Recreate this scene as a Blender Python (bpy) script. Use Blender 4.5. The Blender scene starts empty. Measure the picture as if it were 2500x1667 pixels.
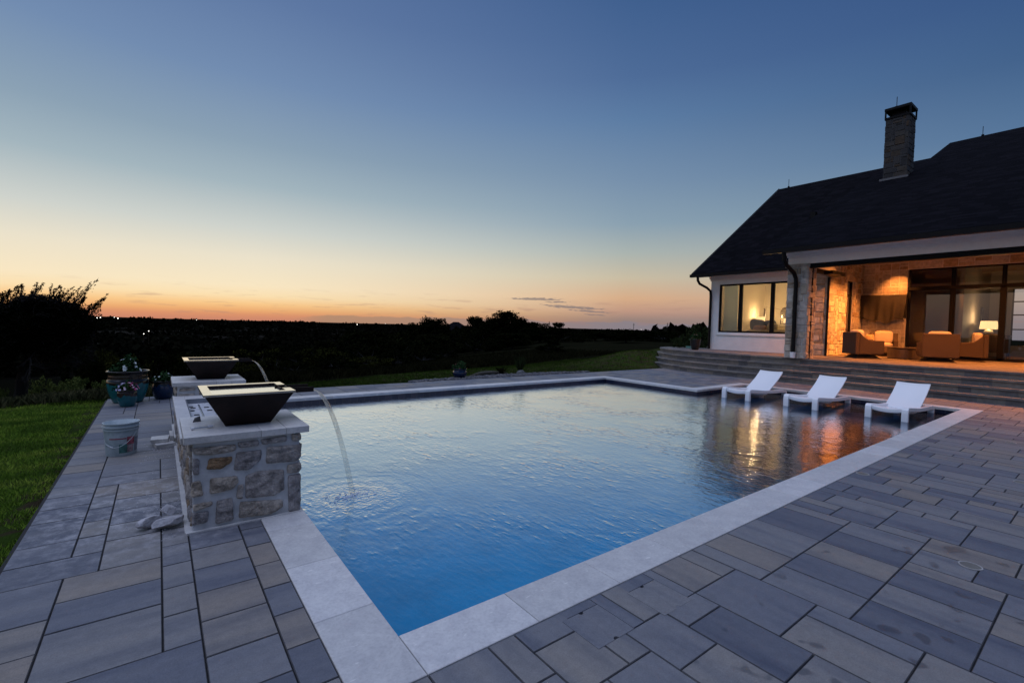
import bpy, bmesh, math, random
import numpy as np
from mathutils import Vector, Matrix, noise as mnoise
R = math.radians
sc = bpy.context.scene
COL = sc.collection
# ------------------------------------------------------------ camera
YAW, PITCH, ROLL, FPX = 0.922354057, -0.0331976255, 0.0255044859, 1140.66463
CAM = np.array([-0.915310903, -2.04475095, 1.49169223])
_f = np.array([math.cos(PITCH)*math.cos(YAW), math.cos(PITCH)*math.sin(YAW), math.sin(PITCH)])
_r = np.array([math.sin(YAW), -math.cos(YAW), 0.])
_u = np.cross(_r, _f)
_r2 = math.cos(ROLL)*_r+math.sin(ROLL)*_u
_u2 = -math.sin(ROLL)*_r+math.cos(ROLL)*_u
cd = bpy.data.cameras.new("camera"); cam = bpy.data.objects.new("camera", cd); COL.objects.link(cam)
m = Matrix.Identity(4)
for i in range(3):
    m[i][0] = _r2[i]; m[i][1] = _u2[i]; m[i][2] = -_f[i]; m[i][3] = CAM[i]
cam.matrix_world = m
cd.sensor_width = 36; cd.lens = FPX/2500*36; cd.clip_start = .05; cd.clip_end = 40000
sc.camera = cam
def ray(px, py):
    return _f+_r2*(px-1250)/FPX+_u2*(833.5-py)/FPX
def at_dist(px, py, d):
    v = ray(px, py); return CAM+v*(d/math.hypot(v[0], v[1]))
# ------------------------------------------------------------ view
vs = sc.view_settings
sc.display_settings.display_device = 'sRGB'
vs.view_transform = 'Standard'; vs.look = 'None'; vs.exposure = 0; vs.gamma = 1
vs.use_curve_mapping = False
sc.cycles.max_bounces = 8; sc.cycles.transparent_max_bounces = 16
sc.cycles.glossy_bounces = 4; sc.cycles.diffuse_bounces = 3
sc.cycles.sample_clamp_indirect = 4
sc.cycles.use_denoising = True
# ------------------------------------------------------------ world : dusk sky
def s2l(c):
    return tuple((x/255/12.92 if x/255 <= .04045 else ((x/255+.055)/1.055)**2.4) for x in c)
W = bpy.data.worlds.new("World"); sc.world = W; W.use_nodes = True
nt = W.node_tree; nt.nodes.clear()
def N(t, typ, **k):
    n = t.nodes.new(typ)
    for a, b in k.items(): setattr(n, a, b)
    return n
def M(t, op, a, b=None, c=None, clamp=False):
    n = N(t, 'ShaderNodeMath', operation=op, use_clamp=clamp)
    for i, v in enumerate((a, b, c)):
        if v is None: continue
        if isinstance(v, (int, float)): n.inputs[i].default_value = v
        else: t.links.new(v, n.inputs[i])
    return n.outputs[0]
def ramp(t, fac, stops, interp='LINEAR'):
    n = N(t, 'ShaderNodeValToRGB'); n.color_ramp.interpolation = interp
    e = n.color_ramp.elements
    while len(e) < len(stops): e.new(.5)
    for i, (p, c) in enumerate(stops):
        e[i].position = p; e[i].color = (*c[:3], 1)
    t.links.new(fac, n.inputs[0]); return n.outputs[0]
def mixc(t, fac, a, b, mode='MIX'):
    n = N(t, 'ShaderNodeMix', data_type='RGBA', blend_type=mode)
    for i, v in ((0, fac), (6, a), (7, b)):
        if isinstance(v, (int, float)): n.inputs[i].default_value = v
        elif isinstance(v, tuple): n.inputs[i].default_value = (*v[:3], 1)
        else: t.links.new(v, n.inputs[i])
    return n.outputs[2]
def smooth(t, v, a, b):
    n = N(t, 'ShaderNodeMapRange', interpolation_type='SMOOTHSTEP')
    n.inputs[1].default_value = a; n.inputs[2].default_value = b
    t.links.new(v, n.inputs[0]); return n.outputs[0]
tc = N(nt, 'ShaderNodeTexCoord'); nrm = N(nt, 'ShaderNodeVectorMath', operation='NORMALIZE')
nt.links.new(tc.outputs['Generated'], nrm.inputs[0])
sep = N(nt, 'ShaderNodeSeparateXYZ'); nt.links.new(nrm.outputs[0], sep.inputs[0])
X_, Y_, Z_ = sep.outputs
el = M(nt, 'MULTIPLY', M(nt, 'ARCSINE', Z_), 180/math.pi)
az = M(nt, 'MULTIPLY', M(nt, 'ARCTAN2', Y_, X_), 180/math.pi)
hor = M(nt, 'MAXIMUM', M(nt, 'SQRT', M(nt, 'ADD', M(nt, 'MULTIPLY', X_, X_), M(nt, 'MULTIPLY', Y_, Y_))), .001)
SUNAZ = 96
t_ = M(nt, 'DIVIDE', M(nt, 'ADD', M(nt, 'MULTIPLY', X_, math.cos(R(SUNAZ))), M(nt, 'MULTIPLY', Y_, math.sin(R(SUNAZ)))), hor)
e45 = M(nt, 'DIVIDE', el, 45., clamp=True)
west = [(0, (206, 136, 108)), (.5, (220, 148, 108)), (.95, (236, 172, 114)), (1.65, (249, 201, 139)), (2.5, (251, 224, 177)), (3.6, (248, 230, 195)), (6.6, (234, 225, 203)), (9.6, (206, 210, 204)),
        (14, (163, 181, 190)), (18, (139, 161, 180)), (24, (114, 140, 176)), (31, (94, 120, 163)), (37, (84, 110, 156))]
mid = [(0, (140, 122, 120)), (1.1, (152, 130, 122)), (2.1, (190, 150, 130)), (3.6, (214, 172, 136)), (6, (200, 188, 163)), (8.9, (170, 179, 175)),
       (12.2, (138, 160, 176)), (16.8, (119, 144, 171)), (23.2, (92, 124, 163)), (27.2, (78, 108, 152)), (34.4, (62, 94, 141)), (38, (57, 89, 136))]
east = [(0, (138, 126, 132)), (1.5, (150, 135, 138)), (3.2, (178, 158, 148)), (7, (160, 162, 165)), (12, (112, 138, 162)), (17, (82, 114, 151)), (22, (63, 95, 137)), (27, (55, 86, 133)), (36, (44, 72, 124))]
cw = ramp(nt, e45, [(a/45, s2l(c)) for a, c in west])
cm_ = ramp(nt, e45, [(a/45, s2l(c)) for a, c in mid])
ce = ramp(nt, e45, [(a/45, s2l(c)) for a, c in east])
def lin(t, v, a, b):
    n = N(t, 'ShaderNodeMapRange', clamp=True); n.inputs[1].default_value = a; n.inputs[2].default_value = b; t.links.new(v, n.inputs[0]); return n.outputs[0]
sky = mixc(nt, lin(nt, t_, -.05, .55), ce, cm_)
sky = mixc(nt, lin(nt, t_, .55, .97), sky, cw)
# low mauve cloud bank and thin streaks near the horizon
cmb = N(nt, 'ShaderNodeCombineXYZ')
nt.links.new(M(nt, 'MULTIPLY', az, .28), cmb.inputs[0]); nt.links.new(M(nt, 'MULTIPLY', el, 2.2), cmb.inputs[1])
nz = N(nt, 'ShaderNodeTexNoise'); nz.inputs['Scale'].default_value = 1.0; nz.inputs['Detail'].default_value = 5
nt.links.new(cmb.outputs[0], nz.inputs['Vector'])
cmb1 = N(nt, 'ShaderNodeCombineXYZ'); nt.links.new(M(nt, 'MULTIPLY', az, .22), cmb1.inputs[0])
nz1 = N(nt, 'ShaderNodeTexNoise'); nz1.inputs['Scale'].default_value = 1.0; nz1.inputs['Detail'].default_value = 4
nt.links.new(cmb1.outputs[0], nz1.inputs['Vector'])
bank_h = M(nt, 'ADD', M(nt, 'MULTIPLY', nz1.outputs[0], 1.5), M(nt, 'MULTIPLY', smooth(nt, az, 79, 75.5), .75))
bank_h = M(nt, 'SUBTRACT', bank_h, .72)
bank = M(nt, 'MULTIPLY', smooth(nt, M(nt, 'SUBTRACT', bank_h, el), -.02, .14), smooth(nt, az, 79, 74))
bank_col = mixc(nt, smooth(nt, az, 75, 35), s2l((172, 138, 112)), s2l((134, 128, 138)))
sky = mixc(nt, M(nt, 'MULTIPLY', bank, .8), sky, bank_col)
st = M(nt, 'MULTIPLY', smooth(nt, nz.outputs[0], .54, .72), M(nt, 'MULTIPLY', smooth(nt, el, 4.5, 1.5), smooth(nt, el, 0., .5)))
sky = mixc(nt, M(nt, 'MULTIPLY', st, .4), sky, s2l((165, 128, 118)))
cw2 = N(nt, 'ShaderNodeCombineXYZ'); nt.links.new(M(nt, 'MULTIPLY', az, 1.3), cw2.inputs[0]); nt.links.new(M(nt, 'MULTIPLY', el, 9.), cw2.inputs[1])
nzw = N(nt, 'ShaderNodeTexNoise'); nzw.inputs['Scale'].default_value = 1.; nzw.inputs['Detail'].default_value = 5; nt.links.new(cw2.outputs[0], nzw.inputs['Vector'])
def wisp(a0, e0, wa, we, tilt):
    da = M(nt, 'SUBTRACT', az, a0)
    de = M(nt, 'SUBTRACT', M(nt, 'SUBTRACT', el, e0), M(nt, 'MULTIPLY', da, tilt))
    d2 = M(nt, 'ADD', M(nt, 'POWER', M(nt, 'DIVIDE', da, wa), 2), M(nt, 'POWER', M(nt, 'DIVIDE', de, we), 2))
    d2 = M(nt, 'ADD', d2, M(nt, 'MULTIPLY', M(nt, 'SUBTRACT', nzw.outputs[0], .5), 4.5))
    return smooth(nt, d2, 1.1, .5)
for w_ in ((50.0, 3.35, 2.9, .17, .0), (47.6, 3.05, 1.5, .09, .0), (45.6, 2.45, 3.6, .19, .05), (43.6, 2.0, 2.4, .11, .06), (43.0, 1.6, 1.3, .07, .04)):
    sky = mixc(nt, M(nt, 'MULTIPLY', wisp(*w_), .75), sky, s2l((124, 116, 118)))
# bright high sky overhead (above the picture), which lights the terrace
zst = M(nt, 'SUBTRACT', 50., M(nt, 'MULTIPLY', smooth(nt, M(nt, 'ABSOLUTE', az), 118, 150), 24.))  # added brightness reaches lower in the unseen sky facing the house wall
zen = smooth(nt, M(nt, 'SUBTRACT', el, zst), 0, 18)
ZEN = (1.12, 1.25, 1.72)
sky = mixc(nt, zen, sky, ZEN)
gnd = smooth(nt, el, -.1, -.6)
sky = mixc(nt, gnd, sky, (.01, .011, .012))
# physical dusk sky adds a faint even veil
ns = N(nt, 'ShaderNodeTexSky', sky_type='NISHITA', sun_disc=False)
ns.sun_elevation = R(-1.5); ns.sun_rotation = R(90-SUNAZ); ns.altitude = 200
sky = mixc(nt, .004, sky, ns.outputs[0], 'ADD')
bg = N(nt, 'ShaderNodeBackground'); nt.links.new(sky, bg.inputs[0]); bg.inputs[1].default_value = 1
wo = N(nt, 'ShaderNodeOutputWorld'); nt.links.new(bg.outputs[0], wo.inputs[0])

# ------------------------------------------------------------ helpers
def P(name):
    mt = bpy.data.materials.new(name); mt.use_nodes = True; t = mt.node_tree
    b = t.nodes['Principled BSDF']; return mt, t, b
def setp(b, col=None, rough=None, metal=None, spec=None, ior=None):
    if col is not None: b.inputs['Base Color'].default_value = (*col[:3], 1)
    if rough is not None: b.inputs['Roughness'].default_value = rough
    if metal is not None: b.inputs['Metallic'].default_value = metal
    if spec is not None: b.inputs['Specular IOR Level'].default_value = spec
def noise(t, scale, detail=4, vec=None, sc3=None, rough=.5):
    n = N(t, 'ShaderNodeTexNoise'); n.inputs['Scale'].default_value = scale; n.inputs['Detail'].default_value = detail
    n.inputs['Roughness'].default_value = rough
    g = N(t, 'ShaderNodeTexCoord')
    src = g.outputs['Object'] if vec is None else vec
    if sc3:
        mp = N(t, 'ShaderNodeMapping'); mp.inputs['Scale'].default_value = sc3
        t.links.new(src, mp.inputs[0]); src = mp.outputs[0]
    t.links.new(src, n.inputs['Vector']); return n.outputs[0]
def bump(t, b, h, strength=.3, dist=.01):
    n = N(t, 'ShaderNodeBump'); n.inputs['Strength'].default_value = strength; n.inputs['Distance'].default_value = dist
    t.links.new(h, n.inputs['Height']); t.links.new(n.outputs[0], b.inputs['Normal']); return n
def plain(name, col, rough=.6, metal=0, var=.12, scale=8, bmp=.15, bd=.004, spec=None):
    mt, t, b = P(name); setp(b, col, rough, metal, spec)
    n = noise(t, scale, 5)
    c = ramp(t, n, [(.3, tuple(x*(1-var) for x in col)), (.7, tuple(min(1, x*(1+var)) for x in col))])
    t.links.new(c, b.inputs['Base Color'])
    if bmp: bump(t, b, noise(t, scale*6, 4), bmp, bd)
    return mt
def rnd_attr(t):
    a = N(t, 'ShaderNodeAttribute'); a.attribute_name = 'rnd'; return a.outputs['Fac']
def stone_mat(name, stops, rough=.85, nscale=14, sc3=None, bs=.5, bd=.01, var=.35, rlo=None):
    mt, t, b = P(name); setp(b, (1, 1, 1), rough)
    c = ramp(t, rnd_attr(t), stops, 'CONSTANT' if len(stops) > 6 else 'LINEAR')
    n = noise(t, nscale, 6, sc3=sc3, rough=.6)
    k = ramp(t, n, [(.25, (1-var,)*3), (.75, (1+var,)*3)])
    c = mixc(t, 1., c, k, 'MULTIPLY')
    n2 = noise(t, nscale*.23, 3, sc3=sc3)
    k2 = ramp(t, n2, [(.3, (.88, .86, .84)), (.7, (1.08, 1.09, 1.12))])
    c = mixc(t, 1., c, k2, 'MULTIPLY')
    t.links.new(c, b.inputs['Base Color'])
    bump(t, b, noise(t, nscale*3, 6, sc3=sc3, rough=.65), bs, bd)
    return mt
class MB:
    def __init__(s): s.v = []; s.f = []; s.r = []; s.mi = []; s.cur = 0.; s.m = 0
    def add(s, vs, fs, r=None):
        o = len(s.v); s.v += [tuple(v) for v in vs]
        for f in fs:
            s.f.append(tuple(i+o for i in f)); s.r.append(s.cur if r is None else r); s.mi.append(s.m)
    def box(s, x0, x1, y0, y1, z0, z1, r=None, taper=0):
        if x0 > x1: x0, x1 = x1, x0
        if y0 > y1: y0, y1 = y1, y0
        t = taper
        s.add([(x0, y0, z0), (x1, y0, z0), (x1, y1, z0), (x0, y1, z0), (x0+t, y0+t, z1), (x1-t, y0+t, z1), (x1-t, y1-t, z1), (x0+t, y1-t, z1)],
              [(3, 2, 1, 0), (4, 5, 6, 7), (0, 1, 5, 4), (1, 2, 6, 5), (2, 3, 7, 6), (3, 0, 4, 7)], r)
    def loft(s, rings, cap=True, close=True, r=None):
        n = len(rings[0]); o = [p for g in rings for p in g]; f = []
        for k in range(len(rings)-1):
            for i in range(n if close else n-1):
                j = (i+1) % n; f.append((k*n+i, k*n+j, (k+1)*n+j, (k+1)*n+i))
        if cap:
            f.append(tuple(range(n))[::-1]); f.append(tuple((len(rings)-1)*n+i for i in range(n)))
        s.add(o, f, r)
    def tube(s, pts, rad, n=8, cap=True, r=None, squash=None):
        pts = [Vector(p) for p in pts]
        if not isinstance(rad, (list, tuple)): rad = [rad]*len(pts)
        rings = []; up = Vector((0, 0, 1))
        for i, p in enumerate(pts):
            d = (pts[min(i+1, len(pts)-1)]-pts[max(i-1, 0)]).normalized()
            a = up if abs(d.z) < .95 else Vector((1, 0, 0))
            s1 = d.cross(a).normalized(); s2 = s1.cross(d).normalized()
            rings.append([tuple(p+(s1*math.cos(2*math.pi*k/n)+s2*math.sin(2*math.pi*k/n))*rad[i]) for k in range(n)])
        s.loft(rings, cap, True, r)
    def lathe(s, prof, c=(0, 0, 0), n=32, cap=True, r=None):
        s.loft([[(c[0]+q*math.cos(2*math.pi*k/n), c[1]+q*math.sin(2*math.pi*k/n), c[2]+z) for k in range(n)] for q, z in prof], cap, True, r)
    def prism(s, poly, z0, z1, r=None):
        n = len(poly)
        s.add([(x, y, z0) for x, y in poly]+[(x, y, z1) for x, y in poly],
              [tuple(range(n))[::-1], tuple(range(n, 2*n))]+[(i, (i+1) % n, n+(i+1) % n, n+i) for i in range(n)], r)
    def build(s, name, mats, parent=None, smooth=False, bevel=0, loc=None):
        me = bpy.data.meshes.new(name)
        v = s.v
        if loc is not None: v = [(a-loc[0], b-loc[1], c-loc[2]) for a, b, c in v]
        me.from_pydata(v, [], s.f)
        if not isinstance(mats, (list, tuple)): mats = [mats]
        for q in mats: me.materials.append(q)
        a = me.attributes.new('rnd', 'FLOAT', 'FACE'); a.data.foreach_set('value', np.array(s.r, dtype=np.float32))
        me.polygons.foreach_set('material_index', np.array(s.mi, dtype=np.int32))
        if smooth: me.polygons.foreach_set('use_smooth', [True]*len(me.polygons))
        me.update()
        o = bpy.data.objects.new(name, me); COL.objects.link(o)
        if loc is not None: o.location = loc
        if parent is not None:
            o.parent = parent
            if loc is None and parent.get('world_built'): o.location = tuple(-x for x in parent.location)
        if bevel:
            bm_ = o.modifiers.new('bevel', 'BEVEL'); bm_.width = bevel; bm_.segments = 2; bm_.limit_method = 'ANGLE'
        return o
def tag(o, label=None, cat=None, group=None, kind=None):
    if label: o['label'] = label
    if cat: o['category'] = cat
    if group: o['group'] = group
    if kind: o['kind'] = kind
    return o
def empty(name, loc, rz=0, label=None, cat=None, group=None, world=False):
    o = bpy.data.objects.new(name, None); COL.objects.link(o); o.location = loc; o.rotation_euler = (0, 0, rz)
    o.empty_display_size = .2
    if world: o['world_built'] = 1
    return tag(o, label, cat, group)
def kids(o): return [c for c in bpy.data.objects if c.parent == o]
def copy_tree(o, parent=None):
    c = o.copy(); COL.objects.link(c); c.parent = parent
    for ch in kids(o): copy_tree(ch, c)
    return c
def tiler(nx, ny, mask, sizes, rg):
    """greedy random modular pattern; returns list of (i,j,w,h)"""
    used = [[not mask(i, j) for j in range(ny)] for i in range(nx)]
    out = []
    for j in range(ny):
        for i in range(nx):
            if used[i][j]: continue
            ss = list(sizes); rg.shuffle(ss); ss.sort(key=lambda q: rg.random()*q[2], reverse=True)
            for w, h, _ in ss+[(1, 2, 0), (2, 1, 0), (1, 1, 0)]:
                if i+w > nx or j+h > ny: continue
                if any(used[a][b] for a in range(i, i+w) for b in range(j, j+h)): continue
                for a in range(i, i+w):
                    for b in range(j, j+h): used[a][b] = True
                out.append((i, j, w, h)); break
    return out

# ------------------------------------------------------------ materials
def paver_mat(name, along):
    mt, t, b = P(name)
    sc3 = (.35, 2.6, 1) if along == 'x' else (2.6, .35, 1)
    r = rnd_attr(t)
    c = ramp(t, r, [(0, (.088, .096, .122)), (.25, (.122, .130, .156)), (.5, (.160, .162, .174)), (.75, (.176, .170, .168)), (1, (.188, .168, .152))])
    # each block has its own dark or pale flame streaks
    g = N(t, 'ShaderNodeTexCoord'); off = N(t, 'ShaderNodeVectorMath', operation='ADD')
    cm = N(t, 'ShaderNodeCombineXYZ'); t.links.new(M(t, 'MULTIPLY', r, 37.), cm.inputs[0]); t.links.new(M(t, 'MULTIPLY', r, 91.), cm.inputs[1])
    t.links.new(g.outputs['Object'], off.inputs[0]); t.links.new(cm.outputs[0], off.inputs[1])
    n = noise(t, 2.6, 5, vec=off.outputs[0], sc3=sc3, rough=.55)
    k = ramp(t, n, [(.28, (.60, .64, .74)), (.5, (1, 1, 1)), (.75, (1.22, 1.17, 1.08))])
    c = mixc(t, 1., c, k, 'MULTIPLY')
    n3 = noise(t, 140, 3, rough=.7)
    c = mixc(t, 1., c, ramp(t, n3, [(.3, (.82,)*3), (.5, (1,)*3), (.75, (1.2,)*3)]), 'MULTIPLY')
    n5 = noise(t, 22, 4, rough=.7)
    c = mixc(t, 1., c, ramp(t, n5, [(.3, (.88,)*3), (.7, (1.1,)*3)]), 'MULTIPLY')
    # drips and oily footprints
    n4 = noise(t, 5.5, 2)
    sp = N(t, 'ShaderNodeSeparateXYZ'); t.links.new(g.outputs['Object'], sp.inputs[0])
    near = M(t, 'MULTIPLY', smooth(t, sp.outputs[1], -.5, -1.0), smooth(t, sp.outputs[0], .3, 1.2))
    near = M(t, 'MULTIPLY', near, smooth(t, sp.outputs[0], 4.6, 3.2))
    spots = M(t, 'MULTIPLY', smooth(t, n4, .63, .69), near)
    c = mixc(t, M(t, 'MULTIPLY', spots, .55), c, (.05, .05, .055))
    # pale stone dust round the water feature
    n6 = noise(t, 9, 6, rough=.75)
    dd = N(t, 'ShaderNodeVectorMath', operation='DISTANCE'); t.links.new(g.outputs['Object'], dd.inputs[0]); dd.inputs[1].default_value = (-.95, 2.6, 0)
    dust = M(t, 'MULTIPLY', smooth(t, dd.outputs['Value'], 1.6, .2), smooth(t, n6, .42, .7))
    c = mixc(t, M(t, 'MULTIPLY', dust, .75), c, (.42, .42, .44))
    t.links.new(c, b.inputs['Base Color'])
    setp(b, None, .62); 
    rr = ramp(t, spots, [(0, (.62,)*3), (1, (.3,)*3)]); t.links.new(rr, b.inputs['Roughness'])
    bump(t, b, noise(t, 90, 5, rough=.7), .35, .004)
    return mt
M_pavX, M_pavY = paver_mat('paver_left', 'x'), paver_mat('paver_right', 'y')
M_joint = plain('joint_sand', (.018, .018, .02), .95, bmp=.5, bd=.01)
def coping_mat():
    mt, t, b = P('limestone_coping'); setp(b, None, .5)
    c = ramp(t, rnd_attr(t), [(0, (.49, .485, .475)), (1, (.58, .575, .57))])
    n = noise(t, 7, 8, rough=.7); c = mixc(t, 1., c, ramp(t, n, [(.35, (.84, .84, .86)), (.62, (1.04, 1.04, 1.03)), (.8, (1.16, 1.15, 1.12))]), 'MULTIPLY')
    n2 = noise(t, 60, 5, rough=.75); c = mixc(t, 1., c, ramp(t, n2, [(.3, (.84,)*3), (.5, (1,)*3), (.72, (1.1,)*3)]), 'MULTIPLY')
    mp = noise(t, 12, 3, sc3=(1, 3, 1)); c = mixc(t, M(t, 'MULTIPLY', smooth(t, mp, .66, .72), .5), c, (.8, .78, .74))
    t.links.new(c, b.inputs['Base Color']); bump(t, b, n2, .25, .004); return mt
M_cop = coping_mat()
M_white = plain('white_stucco', (.76, .78, .79), .8, var=.05, scale=3, bmp=.3, bd=.004)
M_trim = plain('white_trim', (.72, .70, .68), .6, var=.04, bmp=0)
M_black = plain('black_metal', (.005, .005, .006), .55, var=.2, bmp=0, spec=.12)
M_gutter = plain('dark_bronze', (.006, .0055, .006), .5, var=.2, bmp=0, spec=.15)
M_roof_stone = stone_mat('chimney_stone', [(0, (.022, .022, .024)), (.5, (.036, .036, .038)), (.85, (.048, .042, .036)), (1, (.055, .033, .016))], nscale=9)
M_stone = stone_mat('limestone_blocks', [(0, (.30, .28, .25)), (.3, (.42, .39, .35)), (.6, (.48, .44, .37)), (.85, (.38, .32, .24)), (1, (.26, .2, .14))], nscale=10, bs=.8, bd=.02)
M_mort = plain('mortar', (.55, .53, .50), .9, var=.1, scale=5, bmp=.4)
M_pier = stone_mat('rubble_stone', [(0, (.25, .24, .25)), (.3, (.31, .29, .285)), (.55, (.37, .335, .30)), (.85, (.42, .36, .29)), (1, (.26, .16, .08))], nscale=16, bs=1., bd=.035, var=.75)
M_pmort = plain('pale_mortar', (.44, .455, .475), .9, var=.16, scale=14, bmp=.5, bd=.006)

# ------------------------------------------------------------ terrain
PL = [(0, -.04), (1.2, -.07), (3, -.35), (7, -1.0), (12, -1.9), (25, -3.4), (60, -6.5), (150, -14), (400, -23), (1000, -29), (3000, -31), (12000, -32)]
PM = [(0, -.04), (3, -.12), (6, -.45), (12, -1.0), (20, -1.7), (40, -3.2), (80, -6.5), (150, -12), (400, -22), (1000, -29), (3000, -31), (12000, -32)]
PR = [(0, -.04), (3, -.08), (10, -.35), (25, -.7), (60, -1.2), (95, -1.9), (115, -3.5), (200, -10), (400, -20), (1000, -28), (3000, -31), (12000, -32)]
def prof(p, d):
    return np.interp(math.log1p(d), [math.log1p(a) for a, _ in p], [b for _, b in p])
def hgt(x, y):
    dx = max(-1.64-x, 0); dy = max(y-8.87, 0)
    if dy > 0 or dx > 0: d = math.hypot(dx*.9, dy)
    else: d = 0
    if x > 14 and y < 9.5: d = 0
    a = math.degrees(math.atan2(y-CAM[1], x-CAM[0]))
    if a < -90: a += 360
    if a > 82: k = min(1, (a-82)/14); z = prof(PM, d)*(1-k)+prof(PL, d)*k
    else: k = min(1, max(0, (a-48)/20)); z = prof(PR, d)*(1-k)+prof(PM, d)*k
    z += .52*math.exp(-((x-16.3)/2.3)**2-((y-11.2)/1.9)**2)*min(1, d/1.2)
    z += .75*math.exp(-((x-23)/5)**2-((y-13)/4)**2)
    rr = math.hypot(x, y)
    if d > 1: z += (mnoise.noise(Vector((x*.08, y*.08, 0)))*.25)*min(1, d/20)
    if rr > 300: z += mnoise.noise(Vector((x*.0012, y*.0012, 3)))*5*min(1, (rr-300)/800)
    if rr > 4000: z += 26*max(0, min(1, (a-90)/8))*min(1, (rr-4000)/3000)
    if d <= 1: z += .012*mnoise.noise(Vector((x*2, y*2, 0)))
    return z
def axis(lo, hi, fine0, fine1, st):
    a = list(np.arange(fine0, fine1+1e-6, st)); s = st; v = a[-1]
    while v < hi: s *= 1.16; v += s; a.append(v)
    s = st; v = a[0]; b = []
    while v > lo: s *= 1.16; v -= s; b.append(v)
    return b[::-1]+a
xs = axis(-9000, 12000, -7, 26, .45); ys = axis(-300, 12000, -4, 26, .45)
xs = sorted([v for v in xs if abs(v+1.63) > .1 and abs(v+1.5) > .1]+[-1.645, -1.52, -1.95, -1.8]); ys = sorted([v for v in ys if abs(v-8.8) > .12]+[8.80, 8.875, 9.0])
def inside(x, y): return (x > -1.6 and x < 60 and y < 8.85) or (x > 15 and x < 40 and y < 9.05)
gv = []; 
for y in ys:
    for x in xs:
        gv.append((x, y, hgt(x, y) if not inside(x, y) else -2.6))
nx = len(xs); gf = [(j*nx+i, j*nx+i+1, (j+1)*nx+i+1, (j+1)*nx+i) for j in range(len(ys)-1) for i in range(nx-1)]
g = MB(); g.v = gv; g.f = gf; g.r = [0]*len(gf); g.mi = [0]*len(gf)
mt, t, b = P('ground_turf'); setp(b, None, .95, spec=0)
gc = N(t, 'ShaderNodeTexCoord'); sp = N(t, 'ShaderNodeSeparateXYZ'); t.links.new(gc.outputs['Object'], sp.inputs[0])
n1 = noise(t, 1.3, 5); n2 = noise(t, .02, 4)
lawn = ramp(t, n1, [(.3, (.022, .040, .008)), (.5, (.034, .062, .011)), (.7, (.048, .062, .016))])
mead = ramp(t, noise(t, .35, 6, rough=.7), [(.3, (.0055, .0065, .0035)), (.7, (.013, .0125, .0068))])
far = ramp(t, noise(t, .006, 5, rough=.6), [(.42, (.0035, .004, .003)), (.50, (.0045, .0045, .004)), (.53, (.017, .016, .013)), (.75, (.026, .023, .019))])
# distance beyond the terrace decides mown lawn / meadow / open country
dx = M(t, 'MAXIMUM', M(t, 'SUBTRACT', -1.64, sp.outputs[0]), 0.); dy = M(t, 'MAXIMUM', M(t, 'SUBTRACT', sp.outputs[1], 8.87), 0.)
dd = M(t, 'SQRT', M(t, 'ADD', M(t, 'MULTIPLY', dx, dx), M(t, 'MULTIPLY', dy, dy)))
ed = M(t, 'ADD', dy, M(t, 'MULTIPLY', n1, .6))
wide = M(t, 'ADD', 1.0, M(t, 'MULTIPLY', smooth(t, sp.outputs[0], 0., 9.), 4.5))
lawn = mixc(t, M(t, 'MULTIPLY', smooth(t, sp.outputs[0], -2.05, -1.7), smooth(t, noise(t, 5, 4), .42, .6)), lawn, (.045, .036, .022))
c = mixc(t, smooth(t, M(t, 'DIVIDE', ed, wide), .75, 1.1), lawn, mead)
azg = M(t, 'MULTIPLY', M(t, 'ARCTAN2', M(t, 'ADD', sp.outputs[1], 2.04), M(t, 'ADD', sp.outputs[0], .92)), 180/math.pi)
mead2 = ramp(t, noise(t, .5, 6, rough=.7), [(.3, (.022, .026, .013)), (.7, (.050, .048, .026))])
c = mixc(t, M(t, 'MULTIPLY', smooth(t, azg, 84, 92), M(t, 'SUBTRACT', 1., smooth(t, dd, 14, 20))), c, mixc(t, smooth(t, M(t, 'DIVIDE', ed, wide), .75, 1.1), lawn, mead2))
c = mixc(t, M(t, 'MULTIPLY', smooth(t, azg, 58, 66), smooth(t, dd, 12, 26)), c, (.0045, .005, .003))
c = mixc(t, smooth(t, dd, 90, 190), c, far)
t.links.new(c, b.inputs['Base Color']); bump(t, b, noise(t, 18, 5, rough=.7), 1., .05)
ground = g.build('ground', mt, smooth=True); tag(ground, kind='structure')

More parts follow.
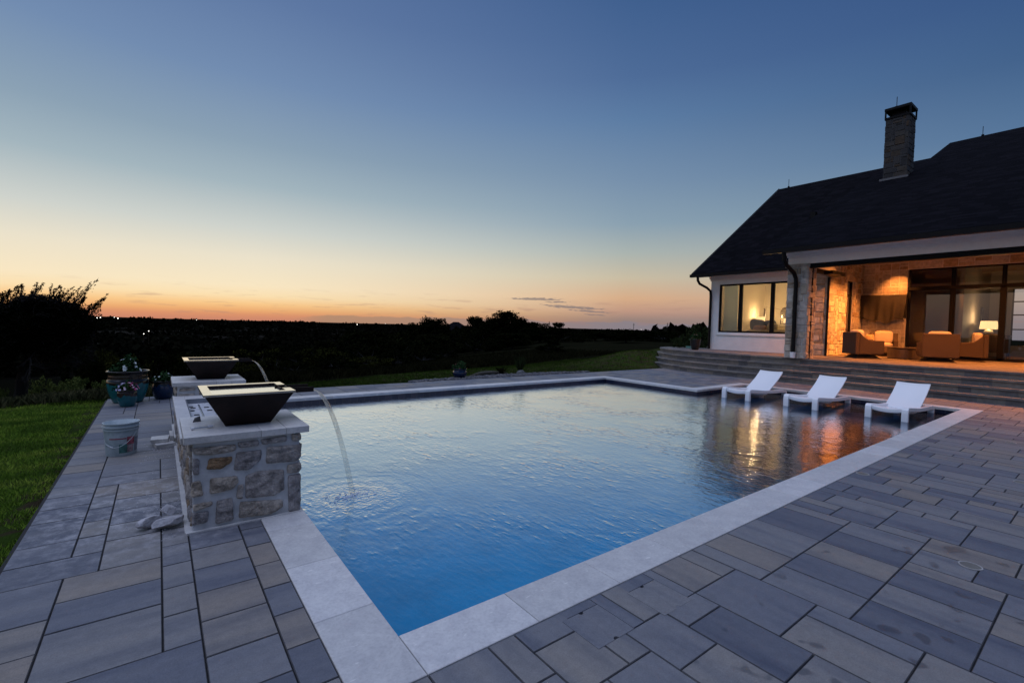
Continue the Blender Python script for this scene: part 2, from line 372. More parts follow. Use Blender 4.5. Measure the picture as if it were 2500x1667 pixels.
# ------------------------------------------------------------ terrace paving
PX1, PYW, PX2, PY1, CW = 9.90, 7.50, 12.33, 4.46, .305
ZD = 0.
WZ = -.12
rg = random.Random(4)
def in_pool(x, y, m=0):
    return (-m < x < PX1+m and -m < y < PYW+m) or (PX1-.5 < x < PX2+m and -m < y < PY1+m)
def pavers(name, x0, y0, x1, y1, u, sizes, mat, mask, z1=0., seed=1, gap=.0031, th=.06):
    rg = random.Random(seed); nx, ny = int(round((x1-x0)/u)), int(round((y1-y0)/u))
    mb = MB()
    for i, j, w, h in tiler(nx, ny, lambda i, j: mask(x0+(i+.5)*u, y0+(j+.5)*u), sizes, rg):
        dz = rg.uniform(-.0012, .0012); r = rg.random(); q = gap
        a, c_, b_, d_ = x0+i*u+q, x0+(i+w)*u-q, y0+j*u+q, y0+(j+h)*u-q
        e = .0028; zt = z1+dz
        mb.add([(a, b_, z1-th), (c_, b_, z1-th), (c_, d_, z1-th), (a, d_, z1-th), (a, b_, zt-e), (c_, b_, zt-e), (c_, d_, zt-e), (a, d_, zt-e),
                (a+e, b_+e, zt), (c_-e, b_+e, zt), (c_-e, d_-e, zt), (a+e, d_-e, zt)],
               [(0, 1, 5, 4), (1, 2, 6, 5), (2, 3, 7, 6), (3, 0, 4, 7), (8, 9, 10, 11)], r); mb.m = 1
        k0 = len(mb.v)-12; mb.add([], [tuple(k0-len(mb.v)+q for q in f) for f in ((4, 5, 9, 8), (5, 6, 10, 9), (6, 7, 11, 10), (7, 4, 8, 11))], r); mb.m = 0
    o = mb.build(name, [mat, M_arris]); tag(o, kind='structure'); return o
M_arris = plain('paver_arris', (.06, .06, .065), .9, var=.4, scale=20)
SX = [(3, 2, 3.6), (4, 2, .9), (4, 3, .8), (3, 3, 1.8), (3, 1, .8), (2, 2, 2.2), (2, 3, .7), (2, 1, .7)]
SY = [(b_, a, c_) for a, b_, c_ in SX]
U = .1525
LIDS = [(.715, .98, -.62, -.367), (1.193, 1.45, -.645, -.391)]
def in_lid(x, y): return any(a-.02 < x < b_+.02 and c_-.02 < y < d_+.02 for a, b_, c_, d_ in LIDS)
SXL = [(4, 2, 1.5), (3, 2, 2.2), (2, 2, 1.8), (4, 3, 1.5), (3, 3, 1.8), (2, 3, 1.0), (4, 1, .4), (3, 1, .4)]
pavers('terrace_paving', -.305-9*.1483, -4.1, -.305, 8.9, .1483, SXL, M_pavX, lambda x, y: True, seed=31)
pavers('terrace_paving', -.305, 7.805, 18.2, 8.875, U, SX, M_pavX, lambda x, y: x < 14.6 or y > 8.5, seed=7)
# the front terrace is kept clear of the two skimmer lids
LG = [(.7, .457*2+.08, -.655, -.35)]
pavers('terrace_paving', -.305, -.305-U*34, -.305+U*100, -.305, U, SY, M_pavY, lambda x, y: not in_lid(x, y), seed=16)
pavers('terrace_paving', PX2+CW, -.305, PX2+CW+U*13, -.305+U*34, U, SY, M_pavY, lambda x, y: y < 4.80, seed=9)
pavers('terrace_paving', PX1+CW, 4.766, PX1+CW+U*28, 7.80, U*.995, SX, M_pavX, lambda x, y: True, seed=12)
bed = MB()
for q in ((-1.66, -.30, -4.2, 8.9), (-.30, 18.2, 7.79, 8.9), (-.3, 15.0, -5.6, -.30), (PX2+.30, 15, -.30, 4.8), (PX1+.30, 15, 4.8, 7.79)):
    bed.box(q[0], q[1], q[2], q[3], -.3, -.012)
tag(bed.build('paving_bed', M_joint), kind='structure')
# strips of small cut pavers that fill in round the lids
fill = MB()
for a, b_, c_, d_ in LIDS:
    i0, i1 = math.floor((a-.02+.305)/U), math.ceil((b_+.02+.305)/U); j0, j1 = math.floor((c_-.02+.305)/U), math.ceil((d_+.02+.305)/U)
    X0, X1, Y0, Y1 = -.305+i0*U, -.305+i1*U, -.305+j0*U, -.305+j1*U
    # cells left out by the mask are those whose centre is inside the lid margin
    cs = [(-.305+(i+.5)*U) for i in range(i0, i1) if a-.02 < -.305+(i+.5)*U < b_+.02]
    cj = [(-.305+(j+.5)*U) for j in range(j0, j1) if c_-.02 < -.305+(j+.5)*U < d_+.02]
    if not cs or not cj: continue
    X0, X1, Y0, Y1 = cs[0]-U/2, cs[-1]+U/2, cj[0]-U/2, cj[-1]+U/2
    for q in ((X0, a, Y0, Y1), (b_, X1, Y0, Y1), (a, b_, Y0, c_), (a, b_, d_, Y1)):
        if q[1]-q[0] > .01 and q[3]-q[2] > .01: fill.box(q[0]+.003, q[1]-.003, q[2]+.003, q[3]-.003, -.06, -.0008, rg.random())
if fill.v: tag(fill.build('terrace_paving', M_pavY), kind='structure')

# skimmer lids
for k, (a, b_, c_, d_) in enumerate(LIDS):
    e = empty('skimmer_lid', ((a+b_)/2, (c_+d_)/2, 0), label=['square grey paver lid with finger holes, nearer the coping corner', 'square grey paver lid with finger holes, farther along the coping'][k], cat='skimmer lid', group='skimmer lids set in the paving')
    w, h = (b_-a)/2-.004, (d_-c_)/2-.004; mb = MB()
    # octagon-free square plate with two semicircular notches
    poly = []
    def notch(cx, cy, sg):
        return [(cx+.016*math.cos(u_), cy+sg*.016*math.sin(u_)) for u_ in np.linspace(math.pi, 0, 7)]
    poly = [(-w, -h)]+notch(0, -h, 1)+[(w, -h), (w, h)]+[(x, y) for x, y in notch(0, h, -1)][::-1]+[(-w, h)]
    mb.prism(poly, -.04, .0022, .35+.2*k); mb.build('plate', M_pavY, e)

# round floor drains
def drain(x, y, label):
    e = empty('floor_drain', (x, y, 0), label=label, cat='drain', group='round drains set in the terrace paving')
    r = MB(); n = 32; r.loft([[(q*math.cos(2*math.pi*k/n), q*math.sin(2*math.pi*k/n), z) for k in range(n)] for q, z in ((.06, .001), (.06, .006), (.052, .006), (.052, .001))], cap=False)
    r.build('ring', plain('drain_rim', (.34, .33, .32), .6), e)
    gq = MB()
    for i in range(-4, 5):
        hw = math.sqrt(max(.05**2-(i*.0105)**2, 0)); gq.box(i*.0105-.003, i*.0105+.003, -hw, hw, .002, .005)
    gq.build('grate', plain('drain_grate', (.2, .19, .17), .6), e)
    d = MB(); d.lathe([(.0, .0016), (.052, .0016)], cap=False); d.build('sump', M_black, e)
drain(3.32, -1.48, 'round slotted drain in the foreground paving, nearest of the drains')
drain(5.12, -.377, 'round drain close to the pool coping')
drain(6.24, -1.43, 'round drain at the right edge of the photo')
drain(8.84, -1.08, 'small round drain farthest from the coping corner, towards the steps')

# ------------------------------------------------------------ pool
pool = empty('swimming_pool', (5, 3.75, 0), label='rectangular swimming pool with pale limestone coping and a shallow ledge', cat='swimming pool', world=True)
cp = MB(); rg = random.Random(8)
def cop(x0, x1, y0, y1):
    e = .003; gp = .0018
    a, c_, b_, d_ = x0+gp, x1-gp, y0+gp, y1-gp
    mb = cp; zt = .004; r = rg.random()
    mb.add([(a, b_, -.05), (c_, b_, -.05), (c_, d_, -.05), (a, d_, -.05), (a, b_, zt-e), (c_, b_, zt-e), (c_, d_, zt-e), (a, d_, zt-e),
            (a+e, b_+e, zt), (c_-e, b_+e, zt), (c_-e, d_-e, zt), (a+e, d_-e, zt)],
           [(3, 2, 1, 0), (0, 1, 5, 4), (1, 2, 6, 5), (2, 3, 7, 6), (3, 0, 4, 7), (4, 5, 9, 8), (5, 6, 10, 9), (6, 7, 11, 10), (7, 4, 8, 11), (8, 9, 10, 11)], r)
T = .6235
y = .3225
cop(-CW, 0, -CW, .32)
while y < PYW-.01:
    y2 = min(y+.617, PYW+CW) if y+.617 < PYW-.1 else PYW+CW
    cop(-CW, 0, y if y > .33 else .32, y2); y = y2
    if y >= PYW: break
x = 0
while x < PX2+CW-.01:
    x2 = x+T if x+T < PX2+CW-.2 else PX2+CW
    cop(x, x2, -CW, 0); x = x2
x = 0
while x < PX1+CW-.01:
    x2 = x+T if x+T < PX1+CW-.2 else PX1+CW
    cop(x, x2, PYW, PYW+CW); x = x2
y = PY1
while y < PYW-.01:
    y2 = y+T if y+T < PYW-.2 else PYW
    cop(PX1, PX1+CW, y, y2); y = y2
x = PX1+CW
while x < PX2+CW-.01:
    x2 = x+T if x+T < PX2+CW-.2 else PX2+CW
    cop(x, x2, PY1, PY1+CW); x = x2
y = 0
while y < PY1-.01:
    y2 = y+T if y+T < PY1-.2 else PY1
    cop(PX2, PX2+CW, y, y2); y = y2
cp.build('coping', M_cop, pool)
# tile band and plaster basin
tile = MB()
I = .03
def wallseg(mb, x0, y0, x1, y1, z0, z1): mb.add([(x0, y0, z0), (x1, y1, z0), (x1, y1, z1), (x0, y0, z1)], [(0, 1, 2, 3)])
loop = [(-I, -I), (PX2+I, -I), (PX2+I, PY1+I), (PX1+I, PY1+I), (PX1+I, PYW+I), (-I, PYW+I)]
for i in range(6):
    a, b2 = loop[i], loop[(i+1) % 6]; wallseg(tile, a[0], a[1], b2[0], b2[1], -.3, -.05)
mt, t, b = P('waterline_tile'); setp(b, (.02, .03, .07), .2)
br = N(t, 'ShaderNodeTexBrick'); br.inputs['Scale'].default_value = 1; br.offset = 0
br.inputs['Brick Width'].default_value = .15; br.inputs['Row Height'].default_value = .15; br.inputs['Mortar Size'].default_value = .004
br.inputs['Color1'].default_value = (.012, .02, .05, 1); br.inputs['Color2'].default_value = (.04, .04, .07, 1); br.inputs['Mortar'].default_value = (.06, .06, .08, 1)
gg = N(t, 'ShaderNodeTexCoord'); s3 = N(t, 'ShaderNodeSeparateXYZ'); t.links.new(gg.outputs['Object'], s3.inputs[0]); c3 = N(t, 'ShaderNodeCombineXYZ')
t.links.new(M(t, 'ADD', s3.outputs[0], s3.outputs[1]), c3.inputs[0]); t.links.new(s3.outputs[2], c3.inputs[1]); t.links.new(c3.outputs[0], br.inputs['Vector'])
t.links.new(br.outputs[0], b.inputs['Base Color'])
tile.build('tile_band', mt, pool)
basin = MB()
LX = 9.93
basin.add([(-I, -I, -1.7), (LX, -I, -1.7), (LX, PYW+I, -1.7), (-I, PYW+I, -1.7)], [(0, 1, 2, 3)])
for a, b2, z0 in (((-I, -I), (LX, -I), -1.7), ((LX, PY1), (LX, PYW+I), -1.7), ((LX, PYW+I), (-I, PYW+I), -1.7), ((-I, PYW+I), (-I, -I), -1.7)):
    wallseg(basin, a[0], a[1], b2[0], b2[1], z0, -.3)
basin.build('basin', plain('blue_plaster', (.03, .66, .72), .7, var=.12, scale=2), pool)
led = MB()
led.box(LX, PX2+I, -I, PY1+I, -.6, -.36); wallseg(led, LX-.002, -I, LX-.002, PY1+I, -1.7, -.365)
led.build('ledge', plain('ledge_plaster', (.16, .20, .28), .7, var=.3, scale=3), pool)
# water surface
wm = MB()
for q in ((-I+.003, LX, -I+.003, PYW+I-.003), (LX, PX2+I-.003, -I+.003, PY1+I-.003)):
    wm.add([(q[0], q[2], WZ), (q[1], q[2], WZ), (q[1], q[3], WZ), (q[0], q[3], WZ)], [(0, 1, 2, 3)])
def water_mat(name, bs=1., tint=(.20, .58, .78), boost=1.0):
    mt = bpy.data.materials.new(name); mt.use_nodes = True; t = mt.node_tree; t.nodes.clear()
    gg = N(t, 'ShaderNodeTexCoord'); v = gg.outputs['Object']
    # ripples are long along one direction, as the breeze lays them
    mp = N(t, 'ShaderNodeMapping'); mp.inputs['Rotation'].default_value = (0, 0, R(52)); mp.inputs['Scale'].default_value = (1.9, .85, 1); t.links.new(v, mp.inputs[0])
    n1 = noise(t, 4.6, 3, vec=mp.outputs[0], rough=.55); n2 = noise(t, 15, 3, vec=mp.outputs[0], rough=.5); n3 = noise(t, 1.1, 2, vec=v)
    n4 = noise(t, .75, 3, vec=v, rough=.6); patch_ = smooth(t, n4, .38, .66)
    h = M(t, 'ADD', M(t, 'MULTIPLY', M(t, 'MULTIPLY', n1, M(t, 'ADD', .24, M(t, 'MULTIPLY', patch_, .62))), .62), M(t, 'MULTIPLY', n2, .15))
    n5 = noise(t, 8.5, 2, vec=mp.outputs[0]); h = M(t, 'ADD', h, M(t, 'MULTIPLY', M(t, 'MULTIPLY', smooth(t, n5, .5, .85), patch_), .32))
    h = M(t, 'ADD', h, M(t, 'MULTIPLY', n3, .2))
    for cx, cy, amp in ((.52, 2.2, .28), (.52, 5.56, .22)):
        ds = N(t, 'ShaderNodeVectorMath', operation='DISTANCE'); t.links.new(v, ds.inputs[0]); ds.inputs[1].default_value = (cx, cy, WZ)
        rg_ = M(t, 'MULTIPLY', M(t, 'SINE', M(t, 'ADD', M(t, 'MULTIPLY', ds.outputs['Value'], 34.), M(t, 'MULTIPLY', n1, 9.))), M(t, 'MULTIPLY', smooth(t, ds.outputs['Value'], 1.3, .1), amp*.22))
        h = M(t, 'ADD', h, rg_)
        rough_ = M(t, 'MULTIPLY', noise(t, 26, 4), M(t, 'MULTIPLY', smooth(t, ds.outputs['Value'], .8, .05), amp*2))
        h = M(t, 'ADD', h, rough_)
    bn = N(t, 'ShaderNodeBump'); bn.inputs['Strength'].default_value = 1.; bn.inputs['Distance'].default_value = .0135*bs
    t.links.new(h, bn.inputs['Height'])
    lw = N(t, 'ShaderNodeLayerWeight'); lw.inputs['Blend'].default_value = .5; t.links.new(bn.outputs[0], lw.inputs['Normal'])
    fac = ramp(t, lw.outputs['Facing'], [(0, (.04,)*3), (.40, (.10,)*3), (.54, (.27,)*3), (.66, (.70,)*3), (.75, (.98,)*3), (.9, (1,)*3)])
    sx_ = N(t, 'ShaderNodeSeparateXYZ'); t.links.new(v, sx_.inputs[0])
    fac = M(t, 'MULTIPLY', fac, M(t, 'SUBTRACT', boost, M(t, 'MULTIPLY', smooth(t, sx_.outputs[0], 8.8, 10.4), .66)), clamp=True)
    gl = N(t, 'ShaderNodeBsdfGlossy'); gl.inputs['Roughness'].default_value = .08; t.links.new(bn.outputs[0], gl.inputs['Normal'])
    gl.inputs['Color'].default_value = (1, 1, 1, 1)
    gl2 = N(t, 'ShaderNodeBsdfGlossy'); gl2.inputs['Roughness'].default_value = .16; t.links.new(bn.outputs[0], gl2.inputs['Normal'])
    glm = N(t, 'ShaderNodeMixShader'); glm.inputs[0].default_value = .25; t.links.new(gl.outputs[0], glm.inputs[1]); t.links.new(gl2.outputs[0], glm.inputs[2])
    tr = N(t, 'ShaderNodeBsdfTransparent'); t.links.new(mixc(t, smooth(t, sx_.outputs[0], 9.3, 10.2), tuple(tint), (.10, .24, .36)), tr.inputs['Color'])
    mx = N(t, 'ShaderNodeMixShader'); t.links.new(fac, mx.inputs[0]); t.links.new(tr.outputs[0], mx.inputs[1]); t.links.new(glm.outputs[0], mx.inputs[2])
    o = N(t, 'ShaderNodeOutputMaterial'); t.links.new(mx.outputs[0], o.inputs[0]); return mt
M_water = water_mat('pool_water')
tag(wm.build('pool_water', M_water), kind='structure')

# ------------------------------------------------------------ steps and raised patio
PZ = .70
levels = []
for i, (x0, mm, zt) in enumerate(((14.2, .754, .175), (14.52, .738, .35), (14.84, .7236, .525), (15.16, .7073, .70))):
    xc, yc = 18.4, 6.5; rx = xc-x0
    k = (mm*xc+(CAM[1]-mm*CAM[0])-yc); ry = math.sqrt(max(k*k-(mm*rx)**2, 4)); ry = min(ry, 4.6)
    levels.append((x0, xc, yc, rx, ry, zt))
def outline(L, inset=0):
    x0, xc, yc, rx, ry, zt = L; pts = []
    y = -14.
    rg = random.Random(int(x0*100))
    while y < yc-.2: pts.append((x0+inset, y)); y += rg.choice((.31, .31, .46, .23))
    pts.append((x0+inset, yc))
    for a in np.arange(4.5, 91, 4.5): pts.append((xc-(rx-inset)*math.cos(R(a)), yc+(ry-inset)*math.sin(R(a))))
    return pts
stp = MB(); rg = random.Random(31)
for i, L in enumerate(levels):
    zt = L[5]; zb = zt-.175-.06 if i else -.1
    for inset, za, zz in ((.03, zb, zt-.052), (0, zt-.05, zt)):
        pts = outline(L, inset); n = len(pts); BX = 23.
        top = [(x, y, zz) for x, y in pts]; bot = [(x, y, za) for x, y in pts]
        for j in range(n-1):
            g_ = .004; (xa, ya), (xb, yb) = pts[j], pts[j+1]
            stp.add([(xa, ya, za), (xb, yb, za), (xb, yb, zz), (xa, ya, zz)], [(3, 2, 1, 0)], rg.random())
            # tread strip 0.5 m deep
            ux, uy = (yb-ya), -(xb-xa); l = math.hypot(ux, uy) or 1; ux /= l; uy /= l
            stp.add([(xa, ya, zz), (xb, yb, zz), (xb+ux*.5, yb+uy*.5, zz), (xa+ux*.5, ya+uy*.5, zz)], [(0, 1, 2, 3)], stp.r[-1])
        if inset == 0:
            stp.add([(xa, ya, za) for xa, ya in pts]+[(xa+.25 if xa < 18 else xa, ya, za) for xa, ya in pts], [(j, j+1, n+j+1, n+j) for j in range(n-1)], .1)
    # infill behind the nosing
    zi = L[5]-.004
    pts = outline(L, .2); 
    stp.add([(x, y, zi) for x, y in pts]+[(24, pts[-1][1], zi), (24, -14, zi)], [tuple(range(len(pts)+2))[::-1]], .4)
mt, t, b = P('step_blocks'); setp(b, None, .75)
c = ramp(t, rnd_attr(t), [(0, (.085, .082, .087)), (.4, (.13, .122, .12)), (.75, (.165, .148, .13)), (1, (.20, .17, .145))])
c = mixc(t, 1., c, ramp(t, noise(t, 9, 6, rough=.7), [(.3, (.75,)*3), (.7, (1.25,)*3)]), 'MULTIPLY'); t.links.new(c, b.inputs['Base Color'])
bump(t, b, noise(t, 40, 5, rough=.7), .5, .008)
M_step = mt
stepo = empty('terrace_steps', (14.5, 3, 0), label='four wide block steps curving round to the raised patio', cat='steps', world=True)
stp.build('step_course', M_step, stepo)
def in_patio(x, y):
    x0, xc, yc, rx, ry, zt = levels[3]
    if y <= yc: return x > x0+.3
    if x >= xc: return y < yc+ry-.3
    return ((x-xc)/(rx-.3))**2+((y-yc)/(ry-.3))**2 < 1
pp = MB(); rg = random.Random(2); u = .16
for i, j, w, h in tiler(46, 150, lambda i, j: in_patio(15.16+.16*(i+.5), -13.4+.16*(j+.5)), SY, rg):
    pp.box(15.16+i*u+.003, 15.16+(i+w)*u-.003, -13.4+j*u+.003, -13.4+(j+h)*u-.003, PZ-.02, PZ+.003, rg.random())
pp.build('patio_paving', M_step, stepo)
# ------------------------------------------------------------ stone facing
def stone_face(mb, org, uu, vv, W_, H_, unit, seed, holes=(), depth=.02, gap=.012, rough=0, sub=1, sizes=None, jit=0, back=.04):
    """blocks of squared stone standing proud of a mortar bed; uu x vv = outward normal"""
    rg = random.Random(seed); org, uu, vv = Vector(org), Vector(uu), Vector(vv); nn = uu.cross(vv)
    nx, ny = max(1, round(W_/unit)), max(1, round(H_/unit)); ux, uy = W_/nx, H_/ny
    sizes = sizes or [(3, 2, 2), (4, 2, 1.6), (2, 2, 1.4), (3, 1, 1.2), (2, 1, 1.2), (4, 1, .7), (1, 2, .8), (3, 3, .8), (4, 3, .5), (2, 3, .6), (5, 2, .5)]
    def ok(i, j):
        x, y = (i+.5)*ux, (j+.5)*uy
        return not any(a < x < c_ and b_ < y < d_ for a, b_, c_, d_ in holes)
    for i, j, w, h in tiler(nx, ny, ok, sizes, rg):
        a, b_, c_, d_ = i*ux+gap*rg.uniform(.5, 1.2), j*uy+gap*rg.uniform(.5, 1.2), (i+w)*ux-gap*rg.uniform(.5, 1.2), (j+h)*uy-gap*rg.uniform(.5, 1.2)
        dz = depth*rg.uniform(.6, 1.25); r = rg.random()
        J = [(rg.uniform(-jit, jit), rg.uniform(-jit, jit)) for _ in range(4)]
        cs = [(a+J[0][0], b_+J[0][1]), (c_+J[1][0], b_+J[1][1]), (c_+J[2][0], d_+J[2][1]), (a+J[3][0], d_+J[3][1])]
        n = sub
        if n == 1:
            e = min(.012, gap)
            vs = []
            for q, z in ((0, -back), (0, dz*.6), (e, dz)):
                for k, (x, y) in enumerate(cs):
                    x += (1, -1, -1, 1)[k]*q; y += (1, 1, -1, -1)[k]*q
                    vs.append(org+uu*x+vv*y+nn*(z+(rg.uniform(-rough, rough) if q else 0)))
            mb.add(vs, [(0, 1, 5, 4), (1, 2, 6, 5), (2, 3, 7, 6), (3, 0, 4, 7), (4, 5, 9, 8), (5, 6, 10, 9), (6, 7, 11, 10), (7, 4, 8, 11), (8, 9, 10, 11)], r)
        else:
            vs = []
            nxs = max(4, int((c_-a)/.02)); nys = max(4, int((d_-b_)/.02))
            for jj in range(nys+1):
                for ii in range(nxs+1):
                    s, t2 = ii/nxs, jj/nys
                    x = (cs[0][0]*(1-s)+cs[1][0]*s)*(1-t2)+(cs[3][0]*(1-s)+cs[2][0]*s)*t2
                    y = (cs[0][1]*(1-s)+cs[1][1]*s)*(1-t2)+(cs[3][1]*(1-s)+cs[2][1]*s)*t2
                    edge = min(s, 1-s, 1e9)*(c_-a); edge = min(edge, min(t2, 1-t2)*(d_-b_))
                    # round the plan corners
                    es = min(s, 1-s)*(c_-a); et = min(t2, 1-t2)*(d_-b_)
                    pv = Vector((x*9+r*50, y*9, r*9))
                    if es < .022 and et < .022:
                        k = .5*(1-(es+et)/.044)*.016; x += k*(1 if s < .5 else -1); y += k*(1 if t2 < .5 else -1)
                    if edge < .001: x += mnoise.noise(pv*2)*.010; y += mnoise.noise(pv*2+Vector((5, 5, 5)))*.010; z = -back
                    else: z = dz*min(1, (edge/.03)**.5)+mnoise.noise(pv)*rough+mnoise.noise(pv*3.5)*rough*.5+mnoise.noise(pv*9)*rough*.25
                    vs.append(org+uu*x+vv*y+nn*z)
            mb.add(vs, [(q*(nxs+1)+p_, q*(nxs+1)+p_+1, (q+1)*(nxs+1)+p_+1, (q+1)*(nxs+1)+p_) for q in range(nys) for p_ in range(nxs)], r)

# ------------------------------------------------------------ house
house = empty('stone_house', (18.4, 0, PZ), label='single-storey house of white stucco and limestone with a dark shingle roof and a lit patio', cat='house', world=True)
HX = 18.36
w = MB()
def wall_hole(mb, x, y0, y1, z0, z1, th, holes):
    """wall in plane x, thickness th toward +X, holes (ya,yb,za,zb)"""
    ysx = sorted({y0, y1, *[h[0] for h in holes], *[h[1] for h in holes]}); zsx = sorted({z0, z1, *[h[2] for h in holes], *[h[3] for h in holes]})
    for i in range(len(ysx)-1):
        for j in range(len(zsx)-1):
            cy, cz = (ysx[i]+ysx[i+1])/2, (zsx[j]+zsx[j+1])/2
            if any(h[0] < cy < h[1] and h[2] < cz < h[3] for h in holes): continue
            mb.box(x, x+th, ysx[i], ysx[i+1], zsx[j], zsx[j+1])
BW = (5.55, 8.69, 1.45, 3.49)
wall_hole(w, HX, 4.95, 9.07, PZ-.8, 3.82, .22, [BW])
w.box(HX+.2205, 32, 8.86, 9.070, -.3, 3.82)         # north end wall
# gable triangle of the north end
w.add([(HX-.3, 8.87, 3.82), (32.8, 8.87, 3.82), (25.6, 8.87, 8.9), (HX-.3, 9.07, 3.82), (32.8, 9.07, 3.82), (25.6, 9.07, 8.9)], [(0, 1, 2), (3, 5, 4), (0, 3, 4, 1), (1, 4, 5, 2), (2, 5, 3, 0)])
w.build('stucco_wall', M_white, house)
tr = MB()
tr.box(HX-.035, HX-.002, 4.97, 9.10, 3.66, 3.84); tr.box(HX-.07, HX-.037, 4.97, 9.13, 3.74, 3.84)
tr.box(HX-.35, HX-.072, 4.97, 9.6, 3.845, 3.87)           # soffit
tr.build('frieze_trim', M_trim, house)
tr = MB(); tr.box(HX-.04, HX-.003, BW[0]-.02, BW[1]+.05, 1.33, 1.36); tr.build('window_sill', M_trim, house)

# white beam and soffit over the patio front
FX = 15.12
tr = MB()
tr.box(FX, FX+.42, -14, 4.62, 3.655, 4.02); tr.box(FX-.03, FX-.002, -14, 4.65, 3.88, 4.02); tr.box(FX-.06, FX-.032, -14, 4.68, 3.95, 4.03)
tr.box(FX-.55, FX-.062, -14, 4.9, 4.035, 4.06)
tr.box(FX+.43, HX, 4.22, 4.64, 3.655, 4.45)               # beam over the side opening
tr.build('beam', M_trim, house)
# stone parts
st_ = MB(); mo = MB()
CX0, CX1, CY0, CY1 = 15.12, 15.72, 4.03, 4.62
mo.box(CX0, CX1, CY0, CY1, PZ, 3.652)
stone_face(st_, (CX0, CY1, PZ), (0, -1, 0), (0, 0, 1), CY1-CY0, 2.94, .105, 21, rough=.012, depth=.03)
stone_face(st_, (CX0, CY0, PZ), (1, 0, 0), (0, 0, 1), CX1-CX0, 2.94, .105, 22, rough=.012, depth=.03)
stone_face(st_, (CX1, CY1, PZ), (-1, 0, 0), (0, 0, 1), CX1-CX0, 2.94, .105, 23, depth=.02)
stone_face(st_, (CX1, CY0, PZ), (0, 1, 0), (0, 0, 1), CY1-CY0, 2.94, .105, 24, depth=.02)
cap_ = MB(); cap_.box(CX0-.05, CX0-.001, CY0-.05, CY1+.06, 3.56, 3.654)
st_.build('column_stone', M_stone, house); mo.build('column_core', M_mort, house); cap_.build('column_cap', M_stone, house)
# side wall of the patio, with a tall narrow window
BXW = 22.0; SY_ = 4.60; NW = (20.23, 21.08, .95, 3.6)
st_ = MB(); mo = MB()
for a, b_, c_, d_ in ((HX, NW[0], PZ, 4.35), (NW[1], BXW, PZ, 4.35), (NW[0], NW[1], PZ, NW[2]), (NW[0], NW[1], NW[3], 4.35)):
    mo.box(a, b_, SY_, SY_+.22, c_, d_)
mo.box(HX-.02, HX+.4, SY_+.222, 4.948, PZ, 4.35)
stone_face(st_, (HX, SY_, PZ), (1, 0, 0), (0, 0, 1), BXW-HX, 3.6, .105, 25, holes=[(NW[0]-HX, NW[2]-PZ, NW[1]-HX, NW[3]-PZ)], rough=.015, depth=.03)
stone_face(st_, (HX-.02, 4.98, PZ), (0, -1, 0), (0, 0, 1), .40, 3.6, .105, 26, rough=.012, depth=.03)
# back wall, left of and above the glazing
GY = 3.17
mo.box(BXW, BXW+.25, GY, SY_-.001, PZ, 4.4); mo.box(BXW, BXW+.25, -14, GY-.001, 4.03, 4.4)
stone_face(st_, (BXW, SY_, PZ), (0, -1, 0), (0, 0, 1), SY_-GY, 3.6, .13, 27, depth=.015, sizes=[(3, 2, 2), (2, 2, 1.5), (3, 1, 1), (2, 1, 1), (4, 2, 1), (1, 2, .6)])
stone_face(st_, (BXW, GY, 4.04), (0, -1, 0), (0, 0, 1), 17, .28, .14, 28, depth=.015)
st_.build('stone_wall', M_stone, house); mo.build('wall_core', M_mort, house)
# ceiling
ce = MB(); ce.box(FX+.42, BXW+.2, -14, 4.95, 4.32, 4.36)
for i in range(5): ce.box(FX+.6+i*1.35, FX+.75+i*1.35, -14, 4.2, 4.24, 4.318)
ce.build('patio_ceiling', plain('ceiling_wood', (.42, .33, .25), .7, scale=4), house)
# screen tracks
tk = MB()
tk.box(FX+.03, FX+.2, -14, CY0-.02, 3.515, 3.653); tk.box(FX+.25, FX+.31, CY0-.035, CY0-.012, PZ, 3.64)
tk.box(CX1+.02, HX-.03, 4.27, 4.40, 3.52, 3.653); tk.box(HX-.10, HX-.04, 4.52, 4.58, PZ, 3.52)
tk.box(17.0, 18.1, 4.0, 4.26, 3.50, 3.62)
tk.build('screen_track', M_black, house)
# windows -----------------------------------------------------
def glass_mat():
    mt = bpy.data.materials.new('window_glass'); mt.use_nodes = True; t = mt.node_tree; t.nodes.clear()
    fr = N(t, 'ShaderNodeFresnel'); fr.inputs['IOR'].default_value = 1.5
    gl = N(t, 'ShaderNodeBsdfGlossy'); gl.inputs['Roughness'].default_value = .01
    trn = N(t, 'ShaderNodeBsdfTransparent'); trn.inputs['Color'].default_value = (.86, .9, .9, 1)
    mx = N(t, 'ShaderNodeMixShader'); t.links.new(M(t, 'MULTIPLY', fr.outputs[0], 3.6, clamp=True), mx.inputs[0]); t.links.new(trn.outputs[0], mx.inputs[1]); t.links.new(gl.outputs[0], mx.inputs[2])
    o = N(t, 'ShaderNodeOutputMaterial'); t.links.new(mx.outputs[0], o.inputs[0]); return mt
M_glass = glass_mat()
def window(parent, x, panes, z0, z1, fr, dep=.09, gx=.04):
    """window in plane x: list of (ya,yb) panes with outer frame"""
    for a, b_ in panes:
        f = MB()
        f.box(x, x+dep, a, a+fr, z0, z1); f.box(x, x+dep, b_-fr, b_, z0, z1); f.box(x, x+dep, a+fr, b_-fr, z0, z0+fr); f.box(x, x+dep, a+fr, b_-fr, z1-fr, z1)
        o = f.build('window', M_black, parent)
        g2 = MB(); g2.add([(x+gx, a+fr, z0+fr), (x+gx, b_-fr, z0+fr), (x+gx, b_-fr, z1-fr), (x+gx, a+fr, z1-fr)], [(0, 3, 2, 1)])
        p = MB(); p.v, p.f, p.r, p.mi = g2.v, g2.f, g2.r, g2.mi
        q = p.build('pane', M_glass, o)
window(house, HX+.03, [(BW[0], 6.51), (6.515, 7.775), (7.78, BW[1])], BW[2], BW[3], .065)
